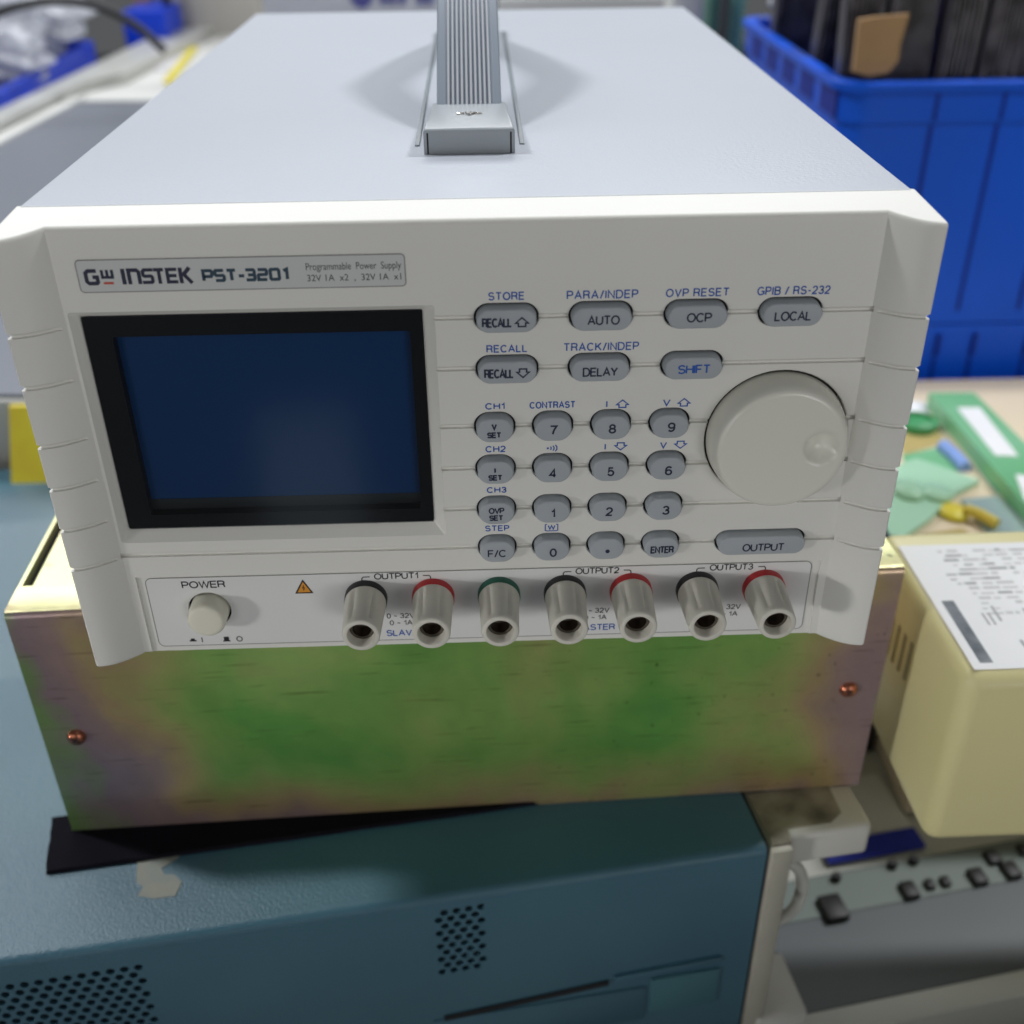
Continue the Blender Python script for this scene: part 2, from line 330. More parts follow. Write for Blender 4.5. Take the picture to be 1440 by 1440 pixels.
FONT = {
 'A': (.84, [[(0, 0), (.42, 1), (.84, 0)], [(.14, .34), (.70, .34)]]), 'B': (.74, [[(0, .53), (0, 1), (.44, 1)] + arc(.46, .765, .24, .235, 90, -90) + [(0, .53), (0, 0), (.44, 0)] + arc(.46, .265, .28, .265, -90, 90)]),
 'C': (.84, [arc(.44, .5, .44, .5, 42, 318, 16)]), 'D': (.80, [[(0, 0), (0, 1), (.38, 1)] + arc(.38, .5, .42, .5, 90, -90, 12) + [(0, 0)]]), 'E': (.68, [[(.68, 1), (0, 1), (0, 0), (.68, 0)], [(0, .52), (.62, .52)]]),
 'F': (.64, [[(.64, 1), (0, 1), (0, 0)], [(0, .50), (.56, .50)]]), 'G': (.88, [arc(.46, .5, .46, .5, 42, 300, 16) + [(.88, .14), (.88, .46), (.52, .46)]]), 'H': (.76, [[(0, 0), (0, 1)], [(.76, 0), (.76, 1)], [(0, .52), (.76, .52)]]),
 'I': (.02, [[(0, 0), (0, 1)]]), 'K': (.76, [[(0, 0), (0, 1)], [(.72, 1), (0, .36)], [(.26, .6), (.76, 0)]]), 'L': (.60, [[(0, 1), (0, 0), (.60, 0)]]), 'M': (.86, [[(0, 0), (0, 1), (.43, 0.05), (.86, 1), (.86, 0)]]), 'N': (.76, [[(0, 0), (0, 1), (.76, 0), (.76, 1)]]),
 'O': (.92, [arc(.46, .5, .46, .5, 90, 450, 24)]), 'P': (.70, [[(0, 0), (0, 1), (.42, 1)] + arc(.42, .73, .28, .27, 90, -90) + [(0, .46)]]), 'R': (.76, [[(0, 0), (0, 1), (.46, 1)] + arc(.46, .75, .27, .25, 90, -90) + [(0, .50)], [(.46, .5), (.66, .40), (.70, .12), (.76, 0)]]),
 'S': (.74, [arc(.37, .745, .34, .255, 20, 250, 10) + arc(.37, .265, .37, .265, 72, -160, 10)]), 'T': (.76, [[(0, 1), (.76, 1)], [(.38, 1), (.38, 0)]]), 'U': (.76, [[(0, 1), (0, .34)] + arc(.38, .34, .38, .34, 180, 360, 10) + [(.76, 1)]]), 'V': (.80, [[(0, 1), (.40, 0), (.80, 1)]]),
 'W': (1.16, [[(0, 1), (.29, 0), (.58, 1), (.87, 0), (1.16, 1)]]), 'X': (.8, [[(0, 1), (.8, 0)], [(0, 0), (.8, 1)]]), 'Y': (.80, [[(0, 1), (.4, .44), (.8, 1)], [(.4, .44), (.4, 0)]]),
 '0': (.62, [arc(.31, .5, .31, .5, 90, 450, 22)]), '1': (.32, [[(0, .74), (.2, .80), (.32, 1), (.32, 0)]]), '2': (.62, [arc(.31, .70, .30, .30, 170, -30, 10) + [(.30, .30), (.06, .12), (.0, 0), (.62, 0)]]), '3': (.62, [arc(.30, .745, .27, .255, 165, -80, 10) + arc(.30, .27, .32, .27, 80, -165, 10)]),
 '4': (.66, [[(.48, 0), (.48, 1), (0, .26), (.66, .26)]]), '5': (.62, [[(.56, 1), (.12, 1), (.05, .50)] + arc(.30, .32, .32, .32, 130, -160, 11)]), '6': (.62, [arc(.31, .30, .31, .30, 0, 360, 16), [(.02, .36)] + arc(.34, .60, .33, .40, 190, 40, 9)]), '7': (.60, [[(0, 1), (.60, 1), (.34, .5), (.22, 0)]]),
 '8': (.62, [arc(.31, .75, .26, .25, -90, 270, 16), arc(.31, .265, .31, .265, 90, 450, 18)]), '9': (.62, [arc(.31, .70, .31, .30, 0, 360, 16), [(.60, .64)] + arc(.28, .40, .33, .40, 10, -140, 9)]), '/': (.40, [[(0, -.04), (.40, 1.04)]]), '-': (.36, [[(0, .42), (.36, .42)]]), '~': (.5, [[(0, .40), (.16, .50), (.34, .38), (.5, .48)]]), ' ': (.18, []),
}
def print_text(name, s_, cx, cz, w_, h_, y, m, parent, th=0.3, gap=0.24):
    """lettering drawn with strokes, fitted into a w x h box"""
    tw = sum(FONT[c][0] for c in s_) + gap * (len(s_) - 1)
    kx = (w_ - th) / tw if tw > 0.05 else 1.0; kz = h_ - th; x = cx - (w_ - th) / 2 if tw > 0.05 else cx
    bm = NB()
    for c in s_:
        wd_, segs = FONT[c]
        strokes(bm, [[(x + px * kx, cz - kz / 2 + pz * kz) for px, pz in pl] for pl in segs], th, y)
        x += (wd_ + gap) * kx
    for f in bm.faces:
        f.normal_update()
        if f.normal.y > 0: f.normal_flip()
    o = obj(name, bm, m, parent)
    return o
def outline(poly, t):
    """closed thin line loop -> list of polylines"""
    return [poly + [poly[0]]]

# ================================================================== THE SETTING
bm = NB(); bx(bm, -6000, 6000, -3000, 6000, -760, -750); obj('floor', bm, M['floor'], kind='structure')
bm = NB(); bx(bm, -1600, 1600, -320, 2300, -430, -400, 3); obj('workbench_top', bm, M['bench'], kind='structure')

# ================================================================== POWER SUPPLY
PS = root('power_supply', (0, 170, -12), 'off-white bench power supply with grey keys and a large dial, on top of the stack', 'power supply', shift=True)
XI, XL, DP = 99.93, 97.75, 6.25
GR = [102.75, 88.95, 72.5, 59.85, 47.05, 34.45]
def plan(inset, groove=0.0, low=False):
    """plan outline of the bezel: pillars curve forward on both sides of the flat face"""
    xi = XI; P = []
    side = []
    n = 12
    for i in range(n + 1):
        t = i / n
        side.append((xi + (112.0 - xi) * t, -DP * math.sin(t * math.pi / 2) ** 0.9 if t else 0.0))
    side.append((112.4, -DP + 0.25)); side.append((112.5, -DP + 0.9))
    pts = []
    for k, (x, y) in enumerate(side):
        g = groove if x > 101.2 else 0.0
        yy = y + inset + g
        xx = min(x, 112.5 - inset - g - 0.03 * (len(side) - 1 - k)) if inset + g > 0 else x
        pts.append((xx, yy))
    Fp = [(-x, y) for x, y in reversed(pts)] + pts
    xm = max(p[0] for p in Fp); Bp = [(x * (110.0 - inset) / xm, 11.0) for x, y in Fp]
    return Fp + Bp[::-1]                      # counter-clockwise seen from above; front and back points pair up
def ring(z, inset=0.0, groove=0.0, dome=0.0):
    return [(x, y, z + dome * max(0.0, (y + DP) / (11 + DP))) for x, y in plan(inset, groove)]
lv = [ring(0.0, 0.5), ring(0.5, 0.1), ring(1.1)]
for g in reversed(GR):
    lv += [ring(g - 0.50), ring(g - 0.36, 0, 0.85), ring(g + 0.05, 0, 0.85), ring(g + 0.85)]
lv += [ring(124.6)]
SL = 0.195
def tring(z, inset): return [(x, y, z + SL * (y + DP)) for x, y in plan(inset)]
for k in range(7):
    a = math.radians(15 * k); lv.append(tring(125.3 + 0.9 * math.sin(a), 0.9 * (1 - math.cos(a))))
lv.append(tring(126.2, 1.3))
bm = NB(); rings(bm, lv, False, False)
bm.verts.ensure_lookup_table(); nv = len(lv[0]); m_ = nv // 2
for off, flip in ((0, True), (nv * (len(lv) - 1), False)):
    for i in range(m_ - 1):
        q = [bm.verts[off + k] for k in (i, i + 1, nv - 2 - i, nv - 1 - i)]
        bm.faces.new(q[::-1] if flip else q)
bezel_me = finish(bm)
def groove_cut(bm, z, x0, x1):
    prism = [(z + 1.15, -0.3), (z + 0.05, 0.95), (z - 0.38, 0.95), (z - 0.55, -0.3)]
    rings(bm, [[(x0, y, zz) for zz, y in prism], [(x1, y, zz) for zz, y in prism]])
g1 = NB()
for z in GR[:5]: groove_cut(g1, z, -9.7, 101.6)
groove_cut(g1, GR[5], -101.4, 101.6)
# keys
KEYS = []                                     # cx, cz, w, h
for r_, z in enumerate(GR[2:6]):
    for c_, x in enumerate((4.93, 20.19, 35.5, 50.94)): KEYS.append((x, z, 11.0, 8.3))
for x in (8.35, 31.95, 55.72, 79.35): KEYS.append((x, GR[0], 16.2, 7.5))
for x in (8.38, 31.95, 55.68): KEYS.append((x, GR[1], 16.2, 7.5))
KEYS.append((79.24, GR[5] - 0.15, 25.7, 7.5))
h1 = NB()
for cx, cz, w_, h_ in KEYS:
    rr = h_ * 0.49
    rings(h1, [[(x, -0.4, z) for x, z in stadium(cx, cz, w_ + 0.7, h_ + 0.6, rr + 0.3)], [(x, 0.2, z) for x, z in stadium(cx, cz, w_, h_, rr)], [(x, 5.0, z) for x, z in stadium(cx, cz, w_, h_, rr)]])
lathe_y(h1, [(19.6, -0.3), (19.1, 0.3), (19.1, 4.0)], 79.8, 67.55, 64)
lathe_y(h1, [(6.35, -0.3), (6.2, 1.1), (6.2, 6.0)], -78.72, 14.75, 40)
# display recess: sloped walls down to the window
d1 = NB()
def rect_ring(x0, x1, z0, z1, y, r=0.8):
    return [(x, y, z) for x, z in stadium((x0 + x1) / 2, (z0 + z1) / 2, x1 - x0, z1 - z0, r, 4)]
rings(d1, [rect_ring(-99.35, -9.0, 38.55, 106.6, -0.35), rect_ring(-97.35, -12.6, 41.6, 104.1, 3.4, 0.4), rect_ring(-97.35, -12.6, 41.6, 104.1, 8.6, 0.4)])
# lower recess that carries the printed terminal sheet
l1 = NB(); bx(l1, -XL, XL, -7.5, 0.85, -3, 27.2)
bez = boolean(bezel_me, [g1, h1, d1, l1])
bez.transform(Matrix.Scale(1 / S, 4)); bez.transform(Matrix.Scale(S, 4))
for p in bez.polygons: p.use_smooth = True
bezel = obj('front_bezel', bez, M['bezel'], PS, 28)
for p in bez.polygons:
    if p.normal.z > 0.95 and p.center.z > 0.124: p.use_smooth = False
# the recessed terminal sheet, a thin printed overlay with rounded outline
bm = NB(); prism_y(bm, stadium(0, 14.05, 191.0, 24.4, 1.8), 0.62, 0.9); sm_ = finish(bm); kb = NB(); lathe_y(kb, [(6.15, 0), (6.15, 2)], -78.72, 14.75, 40)
sheet = obj('terminal_sheet', boolean(sm_, [kb]), M['plate'], PS)
bm = NB(); lathe_y(bm, [(6.18, 2.0), (6.18, 2.3)], -78.72, 14.75, 32); obj('button_well', bm, M['dark'], sheet)  # dark disc painting the shade in the gap round the button
bm = NB()
P = stadium(0, 14.05, 190.9, 24.4, 1.8); strokes(bm, outline(P, 1), 0.22, 0.60, 0.02)
obj('sheet_outline', bm, M['line_ink'], sheet)
# model badge
bm = NB(); prism_y(bm, stadium(-55.2, 115.5, 78.4, 7.9, 1.0), -0.18, 0.3); badge = obj('name_badge', bm, M['badge'], PS)
bm = NB(); strokes(bm, outline(stadium(-55.2, 115.5, 78.5, 8.0, 1.0), 1), 0.22, -0.2, 0.02); obj('badge_outline', bm, M['line_ink'], badge)
# badge lettering: G, small W over a red bar, then I n S T E K drawn as broad square strokes
yb = -0.21; bm = NB()
z0, z1 = 113.75, 116.85; zm = (z0 + z1) / 2
strokes(bm, [[(-89.9, z1), (-91.9, z1), (-92.5, z1 - 0.5), (-92.5, z0 + 0.5), (-92.0, z0), (-90.2, z0), (-89.9, z0 + 0.3), (-89.9, zm), (-91.0, zm)]], 0.95, yb)
strokes(bm, [[(-88.6, z1 + 0.2), (-88.6, z0 + 1.45), (-86.2, z0 + 1.45), (-86.2, z1 + 0.2)], [(-87.4, z1 + 0.2), (-87.4, z0 + 1.45)]], 0.72, yb)
strokes(bm, [[(-83.6, z1 + .4), (-83.6, z0 - .4)]], 1.0, yb)
strokes(bm, [[(-82.25, z0 - .4), (-82.25, z1), (-80.3, z1), (-79.85, z1 - 0.5), (-79.85, z0 - .4)]], 0.95, yb)
strokes(bm, [[(-76.4, z1), (-78.5, z1), (-78.85, z1 - 0.35), (-78.85, zm + 0.25), (-78.6, zm), (-77.0, zm), (-76.75, zm - 0.25), (-76.75, z0 + 0.3), (-77.0, z0), (-79.2, z0)]], 0.84, yb)
strokes(bm, [[(-76.3, z1), (-73.9, z1)], [(-75.05, z1), (-75.05, z0 - .4)]], 0.86, yb)
strokes(bm, [[(-70.7, z1), (-73.05, z1), (-73.05, z0), (-70.7, z0)], [(-73.0, zm), (-70.9, zm)]], 0.84, yb)
strokes(bm, [[(-69.9, z1 + .4), (-69.9, z0 - .4)], [(-69.5, zm - .1), (-67.6, z1 + .4)], [(-69.1, zm + 0.2), (-67.4, z0 - .4)]], 0.95, yb)
obj('badge_lettering', bm, M['navy_ink'], badge)
bm = NB(); strokes(bm, [[(-88.6, 113.75), (-86.2, 113.75)]], 0.6, yb); obj('badge_bar', bm, M['red_ink'], badge)
bm = NB(); x = -64.5; a, b = 113.85, 116.35; mm = (a + b) / 2
W_ = 2.05
def put(gl, x): strokes(bm, [[(x + px * W_, a + pz * (b - a)) for px, pz in pl] for pl in gl], 0.8, yb)
glyph = dict(P=[[(0, 0), (0, 1), (0.9, 1), (1, .9), (1, .55), (0.9, .42), (0, .42)]], S=[[(1, 1), (0.1, 1), (0, .9), (0, .6), (.1, .5), (.9, .5), (1, .4), (1, .1), (.9, 0), (0, 0)]], T=[[(0, 1), (1, 1)], [(.5, 1), (.5, 0)]],
             d=[[(0.05, .42), (.7, .42)]], t=[[(0, 1), (.9, 1), (1, .9), (1, .1), (.9, 0), (0, 0)], [(.25, .5), (1, .5)]], w=[[(0, 1), (.9, 1), (1, .9), (1, .6), (.9, .5), (.1, .5), (0, .4), (0, 0), (1, 0)]], o=[[(.1, 1), (.9, 1), (1, .9), (1, .1), (.9, 0), (.1, 0), (0, .1), (0, .9), (.1, 1)]], i=[[(.1, .85), (.5, 1), (.5, 0)]])
for ch, adv in zip('PSTdtwoi', (2.85, 2.85, 2.65, 1.85, 2.95, 2.95, 2.95, 1)):
    put(glyph[ch], x); x += adv
obj('badge_lettering', bm, M['teal_ink'], badge)
text('badge_lettering', 'Programmable  Power  Supply', -28.3, 116.55, 22.9, 2.35, yb, M['black_ink'], badge)
text('badge_lettering', '32V 1A  x2  ,  32V 1A  x1', -28.35, 113.85, 22.7, 1.9, yb, M['black_ink'], badge)
# display
bm = NB()
o_ = stadium(-54.97, 72.85, 84.6, 62.4, 0.4, 3); i_ = stadium(-53.3, 72.2, 74.6, 52.6, 0.6, 3)
rings(bm, [[(x, 3.05, z) for x, z in o_], [(x, 3.05, z) for x, z in i_], [(x, 6.4, z) for x, z in i_], [(x, 6.4, z) for x, z in o_]], False, False)
disp = obj('display', bm, M['mask'], PS)
bm = NB(); bx(bm, -97.3, -12.65, 6.2, 6.5, 41.65, 104.05); obj('screen', bm, M['lcd'], disp)
bm = NB(); bx(bm, -91, -15.7, 6.08, 6.15, 45.7, 49.2); obj('screen_edge', bm, M['lcd2'], disp)
bm = NB(); bx(bm, -97.3, -12.65, 2.75, 2.95, 41.65, 104.05); obj('screen_glass', bm, M['glass'], disp)

bm = NB(); bx(bm, -3, 95, 1.0, 1.4, 28, 108); obj('key_mat', bm, M['dark'], PS)      # black rubber mat, set in to darken the gaps round the keys
# keys with their legends
def key(cx, cz, w_, h_):
    bm = NB(); rr = h_ * 0.46; lw, lh = w_ - 0.85, h_ - 0.85
    def rg(y, d, r=rr): return [(x, y, z) for x, z in stadium(cx, cz, lw - 2 * d, lh - 2 * d, r - d * 0.7, 9)]
    rings(bm, [rg(4.5, 0), rg(-2.3, 0.24), rg(-2.6, 0.38), rg(-2.76, 0.6), rg(-2.8, 0.8)])
    bx(bm, cx - 0.5, cx + 0.5, 4.4, 5.2, cz - 0.5, cz + 0.5)
    return obj('key', bm, M['cap'], PS, 30)
def arrow(up, cx, cz, w_, h_, th, y, m, parent):
    bm = NB(); s = 1 if up else -1
    strokes(bm, [[(cx + px * w_ / 2, cz + s * pz * h_ / 2) for px, pz in ((0, 0.85), (0.88, -0.2), (0.5, -0.2), (0.5, -0.85), (-0.5, -0.85), (-0.5, -0.2), (-0.88, -0.2), (0, 0.85))]], th, y)
    return obj('key_legend' if parent.name.startswith('key') else 'printed_arrow', bm, m, parent)
LEG = {0: [('V', 4.76, 73.73, 1.54, 1.96, 0), ('SET', 4.72, 71.3, 3.87, 1.8, .02)], 1: [('7', 20.25, 72.38, 2.1, 2.85, .02)], 2: [('8', 35.66, 72.36, 2.0, 2.8, .02)], 3: [('9', 51.18, 72.41, 2.05, 2.8, .02)],
       4: [('I', 4.74, 60.7, 0.3, 1.81, 0), ('SET', 4.78, 58.45, 3.92, 1.8, .02)], 5: [('4', 20.18, 59.4, 2.05, 2.85, .02)], 6: [('5', 35.72, 59.47, 1.95, 2.8, .02)], 7: [('6', 51.26, 59.33, 2.0, 2.85, .02)],
       8: [('OVP', 4.9, 48.06, 4.33, 1.95, .01), ('SET', 4.79, 45.75, 4.0, 1.85, .02)], 9: [('1', 20.35, 46.79, 1.2, 2.84, .02)], 10: [('2', 35.78, 46.9, 2.0, 2.87, .02)], 11: [('3', 51.34, 46.87, 2.05, 2.92, .02)],
       12: [('F/C', 4.82, 34.01, 5.27, 2.5, .01)], 13: [('0', 20.52, 33.84, 2.05, 2.88, .02)], 14: [('dot', 35.76, 33.79, 1.3, 1.3, 0)], 15: [('ENTER', 51.13, 33.87, 6.66, 2.45, .03)],
       16: [('RECALL', 6.0, 102.46, 7.52, 2.53, .03), ('up', 12.16, 102.52, 3.6, 2.7, 0)], 17: [('AUTO', 32.34, 102.55, 8.07, 2.54, .015)], 18: [('OCP', 56.07, 102.7, 6.3, 2.53, .015)], 19: [('LOCAL', 79.42, 102.56, 9.3, 2.55, .015)],
       20: [('RECALL', 6.26, 88.78, 7.6, 2.59, .03), ('down', 12.36, 88.79, 3.6, 2.75, 0)], 21: [('DELAY', 31.97, 88.66, 9.0, 2.54, .015)], 22: [('SHIFT', 55.88, 88.8, 8.4, 2.55, .015)], 23: [('OUTPUT', 79.68, 33.78, 11.9, 2.6, .015)]}
for i, k in enumerate(KEYS):
    ko = key(*k)
    for s, cx, cz, w_, h_, bo in LEG[i]:
        m = M['blue_ink'] if s == 'SHIFT' else M['navy_ink']
        if s == 'dot':
            bm = NB(); lathe_y(bm, [(0.62, -2.83), (0.62, -2.78)], cx, cz, 16); obj('key_legend', bm, m, ko)
        elif s in ('up', 'down'): arrow(s == 'up', cx, cz, w_, h_, 0.42, -2.81, m, ko)
        else: print_text('key_legend', s, cx, cz, w_, h_, -2.83, m, ko, 0.36 + 4.6 * bo if len(s) > 1 else 0.50, 0.2)
# blue printing on the panel
yp = -0.05
for s, cx, cz, w_, h_ in [('STORE', 8.45, 108.3, 9.0, 2.15), ('PARA/INDEP', 32.16, 108.2, 17.7, 2.25), ('RECALL', 8.41, 94.4, 10.4, 2.1), ('TRACK/INDEP', 32.29, 94.4, 19.2, 2.25), ('OVP RESET', 55.7, 108.2, 15.8, 2.2), ('GPIB / RS-232', 79.58, 108.2, 18.2, 2.25),
                           ('CH1', 5.08, 78.35, 5.1, 1.9), ('CONTRAST', 20.08, 78.35, 12.0, 2.0), ('I', 34.26, 78.2, 0.34, 1.95), ('V', 49.94, 78.24, 2.0, 2.0), ('CH2', 5.01, 65.7, 5.4, 1.95), ('I', 34.28, 65.6, 0.34, 1.9), ('V', 49.88, 65.65, 1.9, 2.0),
                           ('CH3', 5.07, 53.05, 5.4, 1.9), ('STEP', 5.0, 40.65, 6.8, 1.95), ('W', 20.16, 40.5, 2.2, 1.55)]:
    print_text('printed_text', s, cx, cz, w_, h_, yp, M['blue_ink'], bezel, 0.345, 0.32)
for u, cx, cz in ((1, 38.38, 78.2), (1, 54.5, 78.2), (0, 38.42, 65.6), (0, 54.45, 65.65)): arrow(u, cx, cz, 3.6, 2.5, 0.34, yp, M['blue_ink'], bezel)
bm = NB()                                     # the sounder symbol and the frame round the W
lathe_y(bm, [(0.3, yp - 0.02), (0.3, yp)], 18.95, 65.55, 12)
for k, rr in enumerate((0.9, 1.7, 2.5)):
    strokes(bm, [[(18.95 + rr * math.cos(math.radians(t)), 65.55 + (0.5 + 0.25 * k) * 1.6 * math.sin(math.radians(t))) for t in (-38, -15, 15, 38)]], 0.3, yp)
obj('printed_symbol', bm, M['blue_ink'], bezel)
bm = NB(); strokes(bm, [[(18.9, 41.55), (18.4, 41.4), (18.4, 39.5), (18.9, 39.35), (21.4, 39.35), (21.9, 39.5), (21.9, 41.4), (21.4, 41.55)]], 0.28, yp); obj('printed_symbol', bm, M['blue_ink'], bezel)
# printing on the terminal sheet
ys = 0.57
print_text('printed_text', 'POWER', -79.2, 23.75, 12.4, 2.5, ys, M['black_ink'], sheet, 0.40, 0.2)
for s, cx in (('OUTPUT1', -24.2), ('OUTPUT2', 33.5), ('OUTPUT3', 72.2)): print_text('printed_text', s, cx, 24.95, 12.6, 2.2, ys, M['black_ink'], sheet, 0.34, 0.2)
for l, r_ in ((-34.0, -14.4), (23.7, 43.2), (62.2, 82.1)):
    for pl in ([(l, 23.7), (l, 24.4), (l + 0.4, 24.85), (l + 2.3, 24.9)], [(r_, 23.7), (r_, 24.4), (r_ - 0.4, 24.85), (r_ - 2.1, 24.9)]):
        bm = NB(); strokes(bm, [pl], 0.32, ys); obj('printed_bracket', bm, M['black_ink'], sheet)
for cx in (-23.8, 33.4, 72.2):
    print_text('printed_text', '0 ~ 32V', cx, 10.75, 8.2, 1.85, ys, M['black_ink'], sheet, 0.26); print_text('printed_text', '0 ~ 1A', cx, 8.2, 6.8, 1.8, ys, M['black_ink'], sheet, 0.26)
print_text('printed_text', 'SLAVE', -23.7, 4.45, 9.4, 2.3, ys, M['blue_ink'], sheet, 0.36); print_text('printed_text', 'MASTER', 33.6, 4.55, 11.6, 2.3, ys, M['blue_ink'], sheet, 0.36)
bm = NB()                                     # pushed-in / released marks
prism_y(bm, [(-86.4, 3.35), (-84.4, 3.35), (-84.4, 3.8), (-84.8, 3.8), (-84.9, 4.45), (-85.9, 4.45), (-86.0, 3.8), (-86.4, 3.8)], ys - .02, ys)
prism_y(bm, [(-76.6, 3.0), (-74.5, 3.0), (-74.5, 3.4), (-74.8, 3.4), (-74.8, 4.75), (-76.3, 4.75), (-76.3, 3.4), (-76.6, 3.4)], ys - .02, ys)
strokes(bm, [[(-82.7, 3.0), (-82.7, 4.75)]], 0.3, ys)
strokes(bm, [[(-71.75 + 0.8 * math.cos(t * math.pi / 8), 3.85 + 0.85 * math.sin(t * math.pi / 8)) for t in range(17)]], 0.28, ys)
obj('printed_symbol', bm, M['black_ink'], sheet)
bm = NB(); prism_y(bm, [(-53.4, 19.75), (-48.4, 19.75), (-50.9, 24.5)], ys - .01, ys); tri = obj('warning_triangle', bm, M['orange'], sheet)
bm = NB(); strokes(bm, [[(-53.2, 19.9), (-48.6, 19.9), (-50.9, 24.2), (-53.2, 19.9)]], 0.42, ys - .015); strokes(bm, [[(-50.8, 22.6), (-51.15, 21.6), (-50.65, 21.7), (-51.0, 20.75)]], 0.26, ys - .015); obj('printed_symbol', bm, M['black_ink'], sheet)

# dial with a finger dimple
bm = NB()
CX, CZ, n = 79.75, 67.5, 72
dx, dz, dr = 90.0, 68.2, 4.9
prof = [(18.2, 3.0), (18.6, 0.0), (18.3, -3.0), (17.7, -6.0), (17.2, -7.4), (16.7, -7.9), (15.8, -8.1)]
lathe_y(bm, prof, CX, CZ, n, 1, True, False)
def dome(x, z):
    d = math.hypot(x - dx, z - dz); y = -8.1
    if d < dr: y += 3.1 * (1 - (d / dr) ** 2)
    return y
vb = [v for v in bm.verts if abs(v.co.y + 8.1) < 1e-4]
prev = sorted(vb, key=lambda v: math.atan2(v.co.z - CZ, v.co.x - CX) % (2 * math.pi - 1e-6))
for k in range(1, 40):
    rr = 15.8 * (1 - k / 40)
    cur = []
    for i in range(n):
        a = 2 * math.pi * i / n; x, z = CX + rr * math.cos(a), CZ + rr * math.sin(a)
        cur.append(bm.verts.new((x, dome(x, z), z)))
    for i in range(n): bm.faces.new((prev[i], prev[(i + 1) % n], cur[(i + 1) % n], cur[i]))
    prev = cur
c0 = bm.verts.new((CX, dome(CX, CZ), CZ))
for i in range(n): bm.faces.new((prev[i], prev[(i + 1) % n], c0))
obj('dial_knob', bm, M['knob'], PS, 60)
# power push button
bm = NB(); lathe_y(bm, [(5.6, 5.5), (5.5, -3.6), (5.4, -4.6), (4.9, -5.2), (4.2, -5.4), (2, -5.45)], -78.72, 14.75, 40); obj('power_button', bm, M['button'], PS, 50)
# binding posts: collar, fluted body, socket
def post(cx, mcol):
    cz = 17.6; n = 60
    def fr(r, y, fl):
        return [(cx + (r - fl * max(0, math.cos(6 * 2 * math.pi * i / n)) ** 4) * math.cos(2 * math.pi * i / n), y, cz + (r - fl * max(0, math.cos(6 * 2 * math.pi * i / n)) ** 4) * math.sin(2 * math.pi * i / n)) for i in range(n)]
    bm = NB()
    rings(bm, [fr(5.9, -1.9, 0), fr(5.95, -2.4, 0.0), fr(5.9, -3.2, 0.8), fr(5.65, -8.5, 0.8), fr(5.4, -14.6, 0.7), fr(5.32, -15.2, 0.0), fr(5.3, -16.6, 0.0), fr(5.15, -17.05, 0), fr(4.9, -17.25, 0), fr(3.95, -17.2, 0), fr(3.65, -16.8, 0), fr(3.6, -9.0, 0)], True, False)
    p = obj('binding_post', bm, M['post'], PS, 50)
    bm = NB(); lathe_y(bm, [(6.15, 1.0), (6.15, -1.5), (5.95, -1.88)], cx, cz, 48); obj('collar', bm, mcol, p)
    bm = NB(); lathe_y(bm, [(3.55, -9.2), (3.5, -14.0), (2.6, -14.2), (2.4, -10.0), (0.3, -9.8)], cx, cz, 32, 1, False, True); obj('socket', bm, M['brass'], p)
    return p
for cx, c in ((-33.3, 'col_black'), (-13.9, 'col_red'), (5.12, 'col_green'), (24.25, 'col_black'), (43.4, 'col_red'), (62.7, 'col_black'), (82.15, 'col_red')): post(cx, M[c])
# case cover
bm = NB(); bx(bm, -109.3, 109.3, 10.5, 352, 1.2, 129.55, 0)
es = [e for e in bm.edges if abs(e.verts[0].co.y - e.verts[1].co.y) > 100 or (e.verts[0].co.y > 300 and e.verts[1].co.y > 300)]
bmesh.ops.bevel(bm, geom=es, offset=1.1, segments=4, profile=0.5, affect='EDGES')
obj('case_cover', bm, M['case'], PS)
for sx in (-88, 88):
    for sy in (50, 325):
        bm = NB(); lathe_z(bm, [(8, -12), (8.6, -11), (9, 1.5)], sx, sy, 24); obj('rubber_foot', bm, M['foot'], PS)
# carrying handle: two end caps, ribbed strap, a thin dark strip on each side
hd = None
prof = []
wd = 9.7
xs = [-wd, -wd + 0.3, -6.9]
for i in range(10):
    c = -6.15 + 12.3 * i / 9
    prof += [(c - 0.45, 0.0), (c - 0.3, 0.42), (c + 0.3, 0.42), (c + 0.45, 0.0)]
top = [(-wd, -0.5), (-wd + 0.4, 0.25), (-7.4, 0.25), (-7.1, 0.0)] + prof + [(7.1, 0.0), (7.4, 0.25), (wd - 0.4, 0.25), (wd, -0.5)]
bot = [(wd, -1.6), (-wd, -1.6)]
sec = top + bot
def sweep(sec, t0=0.0, t1=1.0, n=40):
    rs = []
    for k in range(n + 1):
        t = t0 + (t1 - t0) * k / n
        f = lambda t: Vector((0, 82 + 178 * t, 134.0 + 38.0 * (1 - abs(2 * t - 1) ** 1.45)))
        p = f(t); d = (f(min(1, t + .01)) - f(max(0, t - .01))).normalized(); nrm = Vector((0, -d.z, d.y))
        rs.append([(x, p.y + nrm.y * z, p.z + nrm.z * z) for x, z in sec])
    return rs
bm = NB(); rings(bm, sweep(sec)); strap = obj('handle_strap', bm, M['strap'], PS, 30)
bm = NB()
for i in range(10):
    c = -6.15 + 12.3 * i / 9
    rings(bm, sweep([(c - 0.34, 0.30), (c - 0.26, 0.50), (c + 0.26, 0.50), (c + 0.34, 0.30)]))
obj('strap_ribs', bm, M['rib'], strap, 40)
